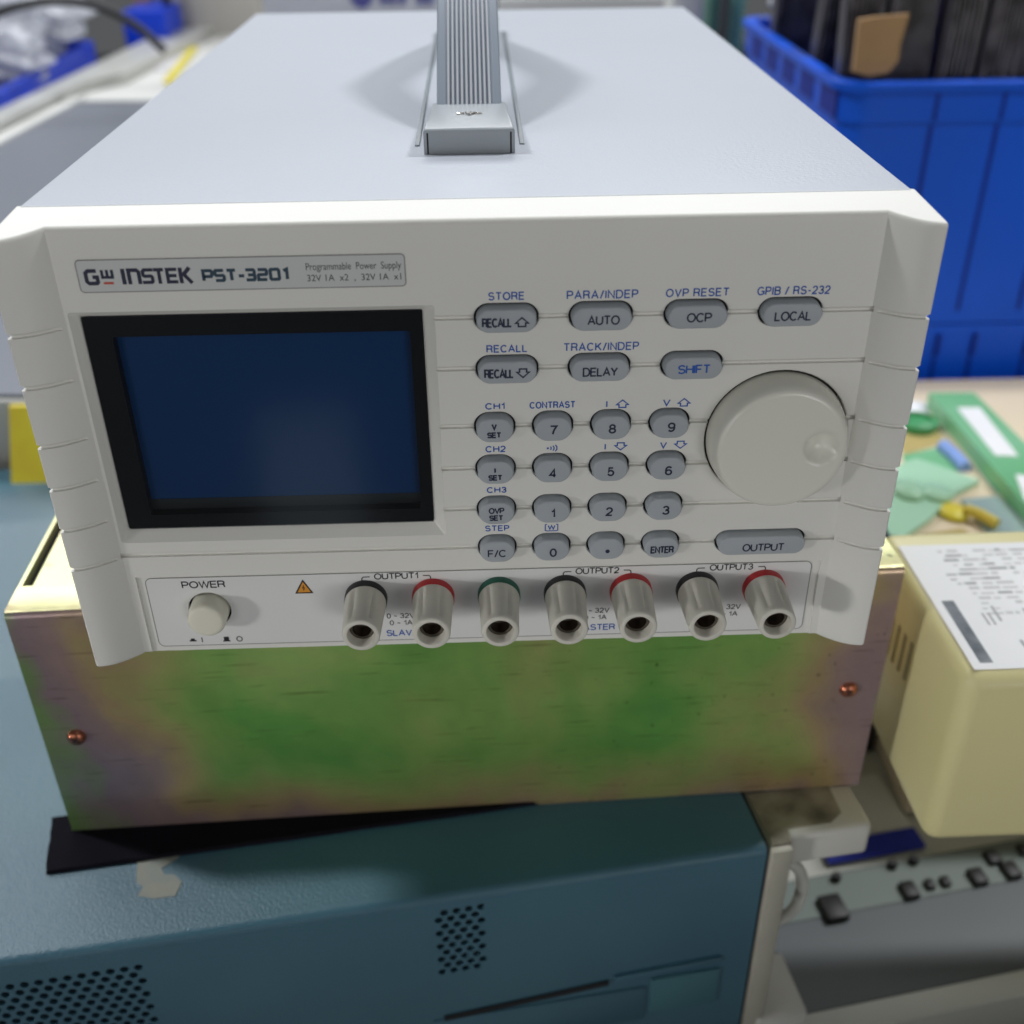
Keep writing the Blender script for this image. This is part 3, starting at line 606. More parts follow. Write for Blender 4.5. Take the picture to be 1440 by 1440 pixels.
def endcap(ya, yb_, front):
    bm = NB()
    y0, y1 = (ya, yb_)
    w0, w1 = (12.6, 11.2) if front else (11.2, 12.6)
    def rg(z, d): return [(-w0 + d, y0 + d, z), (w0 - d, y0 + d, z), (w1 - d, y1 - d, z), (-w1 + d, y1 - d, z)]
    rings(bm, [rg(129.3, 0), rg(135.4, 0), rg(135.9, 0.12), rg(136.3, 0.5), rg(136.5, 1.1)])
    if front:
        pass
    return obj('handle_cap', bm, M['handle'], PS, 30)
c1 = endcap(54.3, 89, True)
bm = NB()
for sx in (-11.5, 11.5): bx(bm, sx - 0.22, sx + 0.22, 54.22, 54.5, 129.65, 135.3)
obj('cap_slot', bm, M['dark'], c1)
bm = NB()
for x, h, a in ((-2.9, .7, 60), (-1.9, .5, 75), (-0.55, 1.7, 12), (0.25, 1.9, -4), (1.1, 1.5, -28), (2.2, .6, 100), (3.0, .7, 118)): bx(bm, -.38, .38, -h, h, 136.3, 137.0, 0.2, 1, Matrix.Translation((x, 72, 0)) @ Matrix.Rotation(math.radians(a), 4, 'Z'))
obj('cap_emblem', bm, M['nickel'], c1)
endcap(240, 278, False)
for sx in (-15, 15):
    bm = NB(); bx(bm, sx - 0.7, sx + 0.7, 64, 277, 129.2, 129.95, 0.3, 2); obj('handle_side_strip', bm, M['rail'], PS)  # raised dark strip along each side of the handle

# ================================================================== ZINC-PLATED ENCLOSURE under the power supply
ZW, ZD, ZH = 305.3, 330, 104.6
th = math.radians(2.4)
ZB = root('metal_enclosure', (-6.0, 44.2, -116.7), 'yellow-green zinc plated steel enclosure directly under the power supply', 'enclosure', rz=th)
bm = NB(); bx(bm, -ZW / 2, ZW / 2, 0, 3.0, 0, ZH - 0.0, 0)
es = [e for e in bm.edges if all(v.co.z > ZH - 1 and v.co.y < 1 for v in e.verts)]
bm2 = NB()
# front sheet folded back over the top by 15 mm with a rounded bend
pr = [(0.0, 0.0), (0.0, ZH - 2.6), (0.35, ZH - 1.3), (1.1, ZH - 0.4), (2.4, ZH), (15.5, ZH), (15.5, ZH - 1.2), (3.0, ZH - 1.4), (1.4, ZH - 2.8), (1.4, 0.0)]
bm.free()
rings(bm2, [[(-ZW / 2, y, z) for y, z in pr], [(ZW / 2, y, z) for y, z in pr]])
fs = obj('front_sheet', bm2, M['zinc'], ZB, 30); fs.data.materials.append(M['zinc_glare'])
for p in fs.data.polygons:
    if p.normal.z > 0.8: p.material_index = 1  # upward faces take the paler copy that paints the glare
bm = NB(); bx(bm, -ZW / 2 + 4.2, ZW / 2 - 4.2, 15.8, ZD - 2, 1.5, ZH - 0.6, 0.6, 1); obj('top_sheet', bm, M['zinc_glare'], ZB)
for sx in (-1, 1):
    bm = NB(); x = sx * (ZW / 2 - 0.7); bx(bm, x - 0.7, x + 0.7, 15.7, ZD, 0, ZH - 0.1); obj('side_sheet', bm, M['zinc_glare'], ZB)
bm = NB(); bx(bm, -ZW / 2 + 1.5, ZW / 2 - 1.5, 1.5, ZD - 3, 0.4, ZH - 3); obj('dark_interior', bm, M['dark'], ZB)  # near-black core that paints the shade in the sheet seams
for lx, lz in ((-ZW / 2 + 11.9, 49.0), (-ZW / 2 + 293.4, 50.4)):
    bm = NB(); lathe_y(bm, [(2.3, 0.2), (3.3, -0.1), (3.2, -0.9), (2.5, -1.8), (1.2, -2.15)], lx, lz, 24); sc = obj('screw', bm, M['copper'], ZB, 50)
    bm = NB()
    for a in (35, 125):
        bx(bm, -1.5, 1.5, -2.25, -1.7, -0.28, 0.28, 0, 1, Matrix.Translation((lx, 0, lz)) @ Matrix.Rotation(math.radians(a), 4, 'Y'))
    obj('screw_slot', bm, M['dark'], sc)

# ================================================================== BLUE INSTRUMENT at the bottom of the stack
yaw = math.radians(8.06)
BI = root('test_instrument', (104.84, 20.37, -330), 'blue hammer-finish test instrument lying on its side at the bottom of the stack', 'test instrument', rz=yaw)
BH, BL, BD = 213.0, 460.0, 358.0              # local: x to -BL, y 0..BD, z 0..BH
# front wall as a filled outline with real vent holes
cu = bpy.data.curves.new('wall', 'CURVE'); cu.dimensions = '2D'; cu.fill_mode = 'BOTH'; cu.extrude = 0.6 * S
def spl(pts):
    s = cu.splines.new('POLY'); s.points.add(len(pts) - 1); s.use_cyclic_u = True
    for p, (x, z) in zip(s.points, pts): p.co = (x * S, z * S, 0, 1)
spl([(-BL, 0), (-1.5, 0), (-1.5, BH - 4.0), (-BL, BH - 4.0)])
def hole(x, z, r=1.55): spl([(x + r * math.cos(2 * math.pi * i / 14), z + r * math.sin(2 * math.pi * i / 14)) for i in range(14)])
for r_ in range(10):
    for c_ in range(4):
        hole(-123.0 + c_ * 4.45 + (0 if r_ % 2 == 0 else -2.2), BH - 8.4 - r_ * 3.72 + c_ * 0.1)
for r_ in range(22):
    for c_ in range(22):
        hole(-230.6 - c_ * 4.75 - (0 if r_ % 2 == 0 else 2.37), BH - 12.8 - r_ * 3.75)
for k in range(12): hole(-232 , BH - 12.8 - 22 * 3.75 - k * 3.75) if False else None
co = bpy.data.objects.new('wall', cu); COL.objects.link(co); bpy.context.view_layer.update(); me = to_mesh(co); bpy.data.objects.remove(co)
me.transform(Matrix.Rotation(math.pi / 2, 4, 'X')); me.transform(Matrix.Translation((0, 0.6 * S, 0)))
wall = obj('vented_wall', me, M['teal'], BI)
bm = NB()                                     # top with a softly rounded front edge
pr = [(0.0, BH - 4.0), (0.15, BH - 2.6), (0.7, BH - 1.4), (1.7, BH - 0.5), (3.2, BH), (BD, BH), (BD, BH - 1.5), (3, BH - 1.6), (1.4, BH - 4.0)]
rings(bm, [[(-BL, y, z) for y, z in pr], [(-1.5, y, z) for y, z in pr]]); obj('top_cover', bm, M['teal'], BI, 30)
bm = NB(); bx(bm, -BL + 2, -2.2, 3.2, BD - 2, 1, BH - 2.2); obj('dark_interior', bm, M['dark'], BI)  # near-black core, its colour stands for the unlit inside behind the vents
bm = NB()                                     # carrying-strap channel: a dark bar painting its shade, and a raised lip
T = Matrix.Rotation(math.radians(-5.0), 4, 'Y')
bx(bm, -66, 0, -0.9, 0.6, -1.4, 1.4, 0.3, 1, Matrix.Translation((-60, 0, BH - 64.4)) @ T); obj('channel_shade', bm, M['dark'], BI)
bm = NB(); bx(bm, -44, 0, -1.4, 0.6, -1.6, 2.2, 0.8, 2, Matrix.Translation((-14.0, 0, BH - 61.0)) @ Matrix.Rotation(math.radians(-2.5), 4, 'Y')); obj('channel_lip', bm, M['teal'], BI)
bm = NB(); bx(bm, -42.6, -13.9, -1.1, 0.6, BH - 88, BH - 66.5, 0.6, 2); obj('name_plate', bm, M['teal_plate'], BI)
bm = NB(); bx(bm, -130, -44.5, -0.8, 0.6, BH - 92, BH - 70.8, 0.6, 2); obj('strap_cover', bm, M['teal'], BI)
# rear frame with its corner feet
bm = NB(); bx(bm, 0.0, 8.6, -1.2, BD + 1, -2, BH - 1.2, 1.0, 2); obj('rear_frame', bm, M['frame'], BI)
bm = NB(); bx(bm, -1.6, 0.2, 1.0, BD - 1, 0, BH - 1.5); obj('frame_gap_fill', bm, M['dark'], BI)  # black strip in the open gap, with the shade put into its colour
def foot_bracket(z1, y0, y1, h, m):
    bm = NB(); bx(bm, 8.2, 42.5, y0, y1, z1 - h, z1, 2.2, 3); return obj('corner_foot', bm, m, BI)
f1 = foot_bracket(BH - 0.4, 4.0, 30, 16, M['foot_white'])
bm = NB(); prism_z(bm, [(1.0, 1.5), (8.6, 1.6), (9.5, 8), (27, 8.0), (33, 12.0), (34, 27), (1.0, 27)], BH - 1.6, BH - 0.1); obj('foot_grime', bm, M['grime'], f1)
fb = foot_bracket(BH - 104, -3, 28, 40, M['foot_white']); fb.scale.x = 0.66
bm = NB(); tube(bm, smooth([(8, 6, BH - 16), (13, 6, BH - 18), (17.5, 6, BH - 25), (19, 6, BH - 35), (17.5, 6, BH - 45), (13, 6, BH - 50), (8, 6, BH - 52)]), 2.4, 14); obj('cord_hook', bm, M['foot_white'], BI, 60)

# felt strip and old tape on the blue top
bm = NB(); prism_z(bm, [(-168.4, 44.7), (-162.4, 19.0), (-116, 25.6), (-56.6, 34.4), (3.3, 43.0), (60, 51), (56, 74), (-60, 60)], -117.0, -114.9)
bmesh.ops.subdivide_edges(bm, edges=bm.edges[:], cuts=6)
for v in bm.verts: v.co.x += random.uniform(-.25, .25); v.co.y += random.uniform(-.25, .25)
obj('felt_strip', bm, M['felt'], label='black felt strip sticking out from under the green metal enclosure', cat='felt strip', base=(-60, 45, -117))
bm = NB(); prism_z(bm, [(-131, 25.5), (-128.5, 14), (-125.5, 12), (-126.5, 8), (-120, 6.5), (-113, 7.5), (-112, 13.5), (-115.5, 17), (-119, 17), (-121, 20), (-116, 24.5), (-115, 27)], -116.96, -116.7)
obj('tape_scrap', bm, M['tape'], label='torn scrap of old beige tape stuck on the blue instrument in front of the felt', cat='tape', base=(-122, 14, -117))

# ================================================================== CREAM METAL BOX at the right
YB = root('metal_box', (163.5, 20.5, -118), 'cream yellow painted metal box with a printed paper label on its top', 'box', rz=math.radians(0.5))
bm = NB(); bx(bm, -1.5, 240, 0, 92, 0, 81, 0)
bmesh.ops.bevel(bm, geom=bm.edges[:], offset=6.0, segments=5, profile=0.5, affect='EDGES')
ybox = obj('body', bm, M['yellow'], YB, 50)
bm = NB()
for k in range(5):
    x = -1.5
    bx(bm, x - 0.5, x + 0.1, 42 + k * 6.5, 44 + k * 6.5, 44 - k * 1.0, 62 - k * 1.0, 0.2, 1)
obj('vent_slot_shade', bm, M['vent_shade'], ybox)  # darker bars on the side, painting the shade of the vent slots
bm = NB(); bx(bm, 2.2, 236, 4.2, 80, 80.95, 81.15); lab = obj('paper_label', bm, M['paper'], YB)
bm = NB(); bx(bm, 5.5, 10.0, 7.5, 43, 81.16, 81.22); obj('label_bar', bm, M['ink_dark'], lab)
for row, m_ in ((0, 'ink_pale'), (1, 'ink_grey')):
    bm = NB()
    for k in range(14):
        x = 13 + random.uniform(0, 6); y = 34 + k * 3.1
        while x < 95:
            w_ = random.uniform(1.2, 7); 
            if random.random() < (0.72 if row == 0 else 0.18): bx(bm, x, x + w_, y, y + random.uniform(0.8, 1.9), 81.16, 81.2 + 0.01 * row)
            x += w_ + random.uniform(0.6, 2.5)
    obj('label_print', bm, M[m_], lab)
bm = NB()
for x, y, a, b in ((22, 30, 1.0, 9), (33, 27, 1.6, 10), (44, 28, 1.2, 8), (24, 9, 1.2, 10), (33, 10, 2.0, 15), (41, 12, 1.2, 12), (50, 16, 1.4, 12), (17, 28, .8, 7), (19.2, 28, .8, 7)): bx(bm, x, x + a, y, y + b, 81.16, 81.21)
obj('label_print', bm, M['ink_grey'], lab)
# black block put in to fill the dark gap by the cream box
yk = at(1300, 1196, 'z', -246).y + 70
bm = NB(); bx(bm, 158, 220, yk, yk + 60, -244.5, -118.2, 2, 2); obj('black_block', bm, M['black_box'], label='black block filling the dark gap beside the cream yellow box', cat='case', base=(190, yk + 30, -244.5))

# ================================================================== GREY INSTRUMENT lying at the lower right
GZ = -246.0
g0, g1_ = at(1090, 1434, 'z', GZ), at(1440, 1362, 'z', GZ)
ga = math.atan2(g1_.y - g0.y, g1_.x - g0.x)
GI = root('rack_instrument', (g0.x, g0.y, -400), 'grey instrument lying face up at the lower right with black connectors on its panel', 'instrument', rz=ga)
GH = GZ + 400
ginv = Matrix.Rotation(-ga, 3, 'Z')
def loc_g(u, v, z=GZ):
    q = ginv @ (at(u, v, 'z', z) - Vector((g0.x, g0.y, -400))); return q.x, q.y
yp1 = loc_g(1300, 1203)[1]                    # far edge of the dark panel
yb1 = loc_g(1300, 1262)[1]
bm = NB(); bx(bm, -40, 420, -12, 480, 0, GH - 1.5, 1.5, 2); obj('body', bm, M['ltgrey'], GI)
bm = NB(); bx(bm, -38, 326, 0, yp1, GH - 1.6, GH - 0.3, 0.3, 1); obj('dark_panel', bm, M['dkgrey'], GI)
bm = NB(); bx(bm, 20, 326, yb1, yp1 - 1, GH - 0.28, GH + 0.25, 0.2, 1); band = obj('connector_band', bm, M['midgrey'], GI)
bm = NB(); bx(bm, -40, 330, -13, -0.6, GH - 1.4, GH + 0.6, 0.6, 2); obj('front_lip', bm, M['ltgrey'], GI)
for u, v, r_, sq in ((1175, 1237, 9, 0), (1170, 1279, 22, 1), (1254, 1219, 9, 0), (1284, 1213, 9, 0), (1277, 1254, 15, 1), (1306, 1246, 9, 1), (1328, 1242, 9, 1), (1373, 1235, 15, 1), (1394, 1208, 13, 1), (1420, 1226, 15, 1), (1437, 1197, 10, 1)):
    x, y = loc_g(u, v); s_ = r_ / 1440 * 390
    bm = NB()
    if sq: bx(bm, x - s_, x + s_, y - s_ * 1.3, y + s_ * 1.1, GH - 0.2, GH + 2.5 + s_ * 0.25, 1.2, 2)
    else: lathe_z(bm, [(s_, GH - 0.2), (s_, GH + 3), (s_ * .8, GH + 4)], x, y, 20)
    obj('connector', bm, M['connector'], band)
x, y = loc_g(1168, 1222); x2, _ = loc_g(1300, 1190)
bm = NB(); bx(bm, x, x2, y + 2, y + 15, GH - 0.2, GH + 2.5, 0.6, 1); obj('blue_strip', bm, M['bluelabel'], GI)
bm = NB(); bx(bm, x + 2, x2, y + 16, yp1 + 58, GH - 1.6, GH + 1.2, 0.6, 1); obj('pale_plate', bm, M['offwhite'], GI)
bm = NB(); bx(bm, 60, 330, -60, -16, 0, 130, 2, 2, Matrix.Translation((g0.x, g0.y, -400)) @ Matrix.Rotation(ga, 4, 'Z')); obj('grey_carton', bm, M['beige'], label='grey carton in front of the grey instrument at the bottom right corner', cat='carton', base=(g0.x + 190, g0.y, -400))

# ================================================================== PALE CARTON with green boards, right of the stack
CZt = -150.0
CB = root('cardboard_box', (370, 350, -244.5), 'pale cardboard box behind the cream box with green sheets lying on it', 'box', shift=True)
bm = NB(); bx(bm, 222, 560, 150, 492, -244.5, CZt, 1.5, 2); obj('carton', bm, M['carton'], CB)
bm = NB(); bx(bm, 185, 560, 330, 372, CZt - 0.2, CZt + 0.3); obj('packing_tape', bm, M['c_yellow'], CB) if False else bm.free()
def flat(pts, z0, z1): 
    bm = NB(); prism_z(bm, [tuple(at(u, v, 'z', z1).xy) for u, v in pts], z0, z1); return bm
obj('green_board', flat([(1306, 552), (1370, 552), (1520, 700), (1520, 800)], -149.9, -139), M['green_bar'], label='long green board with white labels leaning over the box beside the blue crates', cat='board', base=(330, 360, -150))
gb = bpy.data.objects['green_board']
def part_at(name, bm, m, parent):
    o = obj(name, bm, m); o.parent = parent; o.location = -Vector(parent.location); return o
part_at('white_label', flat([(1346, 573), (1378, 573), (1432, 641), (1400, 640)], -138.9, -138.5), M['paper'], gb)
part_at('white_label', flat([(1428, 667), (1470, 672), (1500, 740), (1442, 705)], -138.9, -138.5), M['paper'], gb)
bm = NB()
pg = [(1225, 665), (1290, 642), (1378, 673), (1345, 690), (1310, 725), (1272, 752), (1225, 748)]
P = [at(u, v, 'z', CZt + 5) for u, v in pg]
prism_z(bm, [tuple(p.xy) for p in P], CZt + 0.4, CZt + 4)
bmesh.ops.subdivide_edges(bm, edges=bm.edges[:], cuts=3)
bmesh.ops.triangulate(bm, faces=bm.faces)
obj('green_film', bm, M['film'], label='crumpled pale green plastic film lying on the cardboard box', cat='plastic film', base=(260, 290, CZt))
def blob(name, u, v, z, r, m, **k):
    bm = NB(); bmesh.ops.create_icosphere(bm, subdivisions=3, radius=1)
    p = at(u, v, 'z', z)
    for q in bm.verts: q.co = Vector((p.x + q.co.x * r[0], p.y + q.co.y * r[1], z + max(-0.9, q.co.z) * r[2]))
    return obj(name, bm, m, angle=80, base=(p.x, p.y, z - r[2] * .9), **k)
blob('film_bubble', 1278, 690, CZt + 5, (10, 12, 5), M['film'], label='shiny bump of green film nearest the power supply pillar', cat='plastic film')
blob('film_bubble', 1318, 694, CZt + 5, (9, 10, 4), M['film'], label='shiny bump of green film near the corner of the film sheet', cat='plastic film')
obj('teal_sheet', flat([(1352, 702), (1405, 697), (1460, 750), (1470, 757), (1396, 757), (1378, 735)], CZt + 0.3, CZt + 2), M['tealsheet'], label='grey-green plastic sheet lying beside the long green board', cat='plastic sheet', base=(300, 270, CZt))
bm = NB(); tube(bm, [at(1358, 716, 'z', CZt + 6), at(1380, 724, 'z', CZt + 6.5), at(1402, 737, 'z', CZt + 6)], 3.3, 12); obj('yellow_tube', bm, M['yellow_clip'], label='short yellow tube on the grey-green sheet', cat='tube', base=(270, 275, CZt))
blob('yellow_lump', 1341, 720, CZt + 2, (9, 10, 3.5), M['ylw'], label='bright yellow lump beside the corner of the green film', cat='plastic scrap')
bm = NB(); tube(bm, [at(1325, 626, 'z', CZt + 3), at(1342, 640, 'z', CZt + 3), at(1358, 658, 'z', CZt + 3)], 4.2, 10); obj('blue_clip', bm, M['blue_sheet'], label='pale blue clip lying between the green film and the green board', cat='clip', base=(300, 370, CZt))
bm = NB(); p = at(1291, 594, 'z', CZt + 4); lathe_z(bm, [(13, CZt + .2), (13.5, CZt + 6), (9, CZt + 8), (8, CZt + 5)], p.x, p.y, 28); obj('green_disc', bm, M['c_green'], label='round green disc on the box right next to the power supply', cat='disc', base=(p.x, p.y, CZt))

for pts, m_, lb in (([(1262, 560), (1300, 566), (1312, 590), (1262, 588)], 'paper', 'white paper scrap beside the round green disc'), ([(1262, 612), (1318, 604), (1330, 622), (1270, 640)], 'c_yellow', 'tan card scrap between the green disc and the green film'),
                    ([(1330, 600), (1352, 604), (1385, 650), (1362, 655)], 'carton', 'pale cardboard offcut under the blue clip'), ([(1290, 752), (1352, 742), (1368, 752), (1300, 766)], 'c_yellow', 'tan card scrap in front of the bright yellow lump')):
    p = at(*pts[0], 'z', CZt); obj('card_scrap', flat(pts, CZt + 0.05, CZt + 0.35), M[m_], label=lb, cat='scrap', base=(p.x, p.y, CZt))
for pts, z_, m_, lb in (([(1268, 640), (1322, 628), (1350, 660), (1290, 690)], 0.5, 'green_bar', 'small green circuit board partly under the green film'), ([(1372, 655), (1412, 652), (1440, 690), (1402, 694)], 0.45, 'c_teal', 'sea green card beside the long green board'),
                        ([(1385, 762), (1440, 742), (1500, 760), (1440, 775)], 0.6, 'green_bar', 'narrow green board just behind the paper label of the cream box'), ([(1312, 566), (1330, 574), (1352, 600), (1330, 602)], 0.4, 'green_dark', 'dark green strip lying along the long green board')):
    p = at(*pts[0], 'z', CZt); obj('green_scrap', flat(pts, CZt + 0.05, CZt + z_), M[m_], label=lb, cat='board', base=(p.x, p.y, CZt))
# ================================================================== BLUE CRATES
cb_ = at(1210, 122, 'z', 60)
def crate(name, label, x0, x1, y0, y1, z0, z1, slots, taper=9, rim=True):
    rt = root(name, ((x0 + x1) / 2, (y0 + y1) / 2, z0), label, 'crate', 'stacked blue crates', shift=True)
    r_ = 22
    def rg(z, d):
        return [(x, y, z) for x, y in stadium((x0 + x1) / 2, (y0 + y1) / 2, x1 - x0 - 2 * d, y1 - y0 - 2 * d, max(2, r_ - d), 6)]
    bm = NB()
    rings(bm, [rg(z0, taper + 3), rg(z0, taper), rg(z1 - 1, 5), rg(z1 - 1, 8), rg(z0 + 4, taper + 4)], True, True)
    obj('walls', bm, M['crate'], rt, 40)
    bm = NB()
    if rim:
        rings(bm, [rg(z1 - 27, 4.2), rg(z1 - 27, 2.6), rg(z1 - 6, 2.0), rg(z1 - 6, -1.5), rg(z1 - 1, -2), rg(z1, -1), rg(z1 + .2, 6), rg(z1 - 2, 9), rg(z1 - 27, 7)], False, False)
        obj('rim', bm, M['crate'], rt, 40)
    bm = NB()
    for x in slots:                          # upright grooves in the front wall, as darker strips that paint their shade
        k = Matrix.Translation((x, 0, 0))
        yb0 = y0 + taper
        a = [(x - 1.6, y0 + 5 - 0.35, z1 - 29), (x + 1.6, y0 + 5 - 0.35, z1 - 29), (x + 1.6, y0 + 5 + 2, z1 - 29), (x - 1.6, y0 + 5 + 2, z1 - 29)]
        b = [(x - 1.6, yb0 - 0.35, z0 + 10), (x + 1.6, yb0 - 0.35, z0 + 10), (x + 1.6, yb0 + 2, z0 + 10), (x - 1.6, yb0 + 2, z0 + 10)]
        rings(bm, [a, b])
        a = [(x - 1.5, y0 + 2.0, z1 - 8), (x + 1.5, y0 + 2.0, z1 - 8), (x + 1.5, y0 + 4, z1 - 8), (x - 1.5, y0 + 4, z1 - 8)]
        b = [(x - 1.5, y0 + 2.25, z1 - 26), (x + 1.5, y0 + 2.25, z1 - 26), (x + 1.5, y0 + 4, z1 - 26), (x - 1.5, y0 + 4, z1 - 26)]
        rings(bm, [a, b])
    obj('groove_shade', bm, M['crate_shade'], rt)
    bm = NB()                                # pockets under the left rim, as dark plates that paint their shade
    for k in range(6):
        y = y0 + 14 + k * 56
        if y + 40 < y1 - 10: bx(bm, x0 + 1.8, x0 + 4, y, y + 38, z1 - 25, z1 - 8, 0)
    obj('pocket_shade', bm, M['crate_shade'], rt)
    return rt
crate('plastic_crate', 'upper blue plastic crate, filled to the rim with black ribbed parts', 246, 620, 508, 830, -113, 62, (314, 360, 406, 452, 498), 5)
crate('plastic_crate', 'lower blue plastic crate carrying another crate, rising behind the green board', 247, 621, 508.5, 831, -400, -113.5, (322, 350, 378, 420, 462), 4, False)
# black ribbed parts in the upper crate
def ribbed(x0, x1, y0, y1, z0, z1, lean, label, step=4.2):
    rt = root('ribbed_panel', ((x0 + x1) / 2, (y0 + y1) / 2, z0), label, 'panel', 'black ribbed panels in the upper crate', shift=True)
    Tm = Matrix.Translation(((x0 + x1) / 2, y0, z0)) @ Matrix.Rotation(lean, 4, 'Y') @ Matrix.Translation((-(x0 + x1) / 2, -y0, -z0))
    bm = NB(); bx(bm, x0, x1, y0 + 2, y1, z0, z1, 1, 1, Tm); obj('plate', bm, M['blackpart'], rt)
    bm = NB(); x = x0 + 2
    while x < x1 - 2:
        bx(bm, x, x + step * 0.42, y0 - random.uniform(0, .8), y0 + 2.5, z0, z1 - random.uniform(1, 12), 0, 1, Tm); x += step * random.uniform(.85, 1.15)
    obj('ribs', bm, M['blackrib'], rt)
    return rt
for x0, x1, y0, z1, ln, lb, st in ((258, 285, 545, 150, -0.05, 'short black ribbed panel in the near left corner of the upper crate', 3.2), (286, 318, 540, 175, -0.03, 'black ribbed panel just left of the brown cardboard piece', 2.6), (320, 345, 532, 190, 0.02, 'black ribbed panel directly behind the brown cardboard piece', 3.4),
                                   (346, 372, 528, 185, 0.03, 'black ribbed panel just right of the brown cardboard piece', 2.8), (373, 402, 534, 190, -0.02, 'second black ribbed panel right of the brown cardboard piece', 4.2), (403, 436, 529, 185, 0.02, 'wide black ribbed panel near the right edge of the photo', 3.0), (438, 520, 533, 190, -0.015, 'black ribbed panel cut by the right edge of the photo', 3.6)):
    ribbed(x0, x1, y0, y0 + 16, 30, z1, ln, lb, st)
ribbed(258, 310, 620, 640, 30, 150, 0.05, 'black ribbed panel standing deeper in the upper crate', 3.4)
ribbed(300, 420, 640, 660, 30, 190, -0.04, 'black ribbed panel at the back of the upper crate', 5.0)
ribbed(256, 300, 740, 760, 30, 130, 0.0, 'black ribbed panel in the far left corner of the upper crate', 4.0)
q0 = at(1207, 20, 'y', 518); q1 = at(1262, 105, 'y', 518)
bm = NB(); x0, x1, z0, z1 = q0.x, q1.x, q1.z, q0.z
prism_y(bm, [(x0 + 1, z0 + 3), (x0 + 12, z0), (x1 - 8, z0 + 2), (x1 - 2, z0 + 10), (x1 - 3, z0 + 20), (x1, z1), (x0 + 10, z1 - 1.5), (x0, z1 - 3)], 514, 519); obj('cardboard_piece', bm, M['card'], label='torn brown cardboard piece standing against the black parts in the crate', cat='cardboard', base=(x0 + 10, 518, z0))
blob('white_scrap', 1120, 2, 75, (26, 10, 8), M['offwhite'], label='white crumpled scrap on top of the black parts in the crate', cat='scrap')
blob('grey_wrap', 1118, 32, 62, (18, 22, 22), M['c_grey'], label='grey wrapped lump beside the left rim of the crate', cat='wrapping')

# ================================================================== LARGE GREY-TOPPED INSTRUMENT behind on the left
LZ = -75.0
la = at(0, 558, 'z', LZ); lang = -math.radians(4.6)
LI = root('large_instrument', (la.x, la.y, -400), 'large off-white instrument with slate grey top and side rail, behind the stack on the left', 'instrument', rz=lang)
linv = Matrix.Rotation(-lang, 3, 'Z')
def ll(u, v, z=LZ): q = linv @ (at(u, v, 'z', z) - Vector((la.x, la.y, -400))); return q.x, q.y
xl, yl = ll(114, 142); xw, yw = ll(215, 38); xe, _ = ll(0, 205)
HT = LZ + 400
bm = NB(); bx(bm, xl - 75, 260, 0, yw + 30, 0, HT - 2, 4, 2); obj('body', bm, M['offwhite'], LI)
bm = NB(); bx(bm, xl, 255, 3, yl, HT - 1.9, HT, 0.4, 1); obj('slate_top', bm, M['slate'], LI)
bm = NB(); bx(bm, xl - 22, xl - 1, 3, yl + 20, HT - 1.9, HT + 2, 0.8, 1); obj('edge_strip', bm, M['offwhite'], LI)
bm = NB()                                     # stepped rail along the left edge
xe2, ye2 = ll(212, 46)
prism_z(bm, [(xl - 58, -40), (xl - 22, -40), (xl - 22, yl + 70), (xl + 16, yl + 120), (xl + 16, ye2), (xl - 12, ye2 + 40), (xl - 58, ye2)], HT - 4, HT + 12)
bmesh.ops.bevel(bm, geom=[e for e in bm.edges if e.verts[0].co.z > HT + 8 and e.verts[1].co.z > HT + 8], offset=4, segments=3, profile=.5, affect='EDGES')
obj('side_rail', bm, M['railmetal'], LI, 40)
def lflat(pts, z): return [ll(u, v) for u, v in pts]
bm = NB(); prism_z(bm, lflat([(214, 96), (254, 58), (285, 62), (245, 100)], 0), HT - 2, HT + 0.4); obj('grey_sticker', bm, M['sticker'], LI)
bm = NB(); prism_z(bm, lflat([(228, 116), (268, 66), (280, 66), (240, 118)], 0), HT + 0.45, HT + 1.0); obj('yellow_sticker', bm, M['ylw'], LI)
p = at(14, 632, 'z', -117)
pa, pb = at(13, 600, 'y', 326), at(95, 600, 'y', 326)
bm = NB(); rings(bm, [[(x, 309, -117), (x, 313, -117), (x, 335.5, LZ - 3), (x, 332, LZ - 3)] for x in (pa.x, pb.x)])
obj('yellow_folder', bm, M['ylw'], label='bright yellow folder leaning back at the rear edge of the blue instrument, far left', cat='folder', base=(pa.x + 20, 311, -117))

# blue bin with bags, cable
BN = root('storage_bin', (-700, 1420, -400), 'blue storage bin full of clear plastic bags at the top left', 'bin', shift=True)
bx0, bx1, by0, by1, bzt = -860, -578, 1130, 1560, -52
bm = NB()
def rg(z, d): return [(x, y, z) for x, y in stadium((bx0 + bx1) / 2, (by0 + by1) / 2, bx1 - bx0 - 2 * d, by1 - by0 - 2 * d, 25, 5)]
rings(bm, [rg(-400, 30), rg(bzt - 30, 8), rg(bzt - 30, 0), rg(bzt, 0), rg(bzt, 10), rg(-380, 36)]); obj('bin_walls', bm, M['bin'], BN, 40)
k = 0
BL_ = ['lowest clear plastic bag of white parts near the bin front', 'clear plastic bag bulging highest in the blue bin', 'clear plastic bag at the back right of the blue bin', 'clear plastic bag pressed against the right bin wall', 'clear plastic bag at the far back of the blue bin', 'clear plastic bag at the left edge of the blue bin']
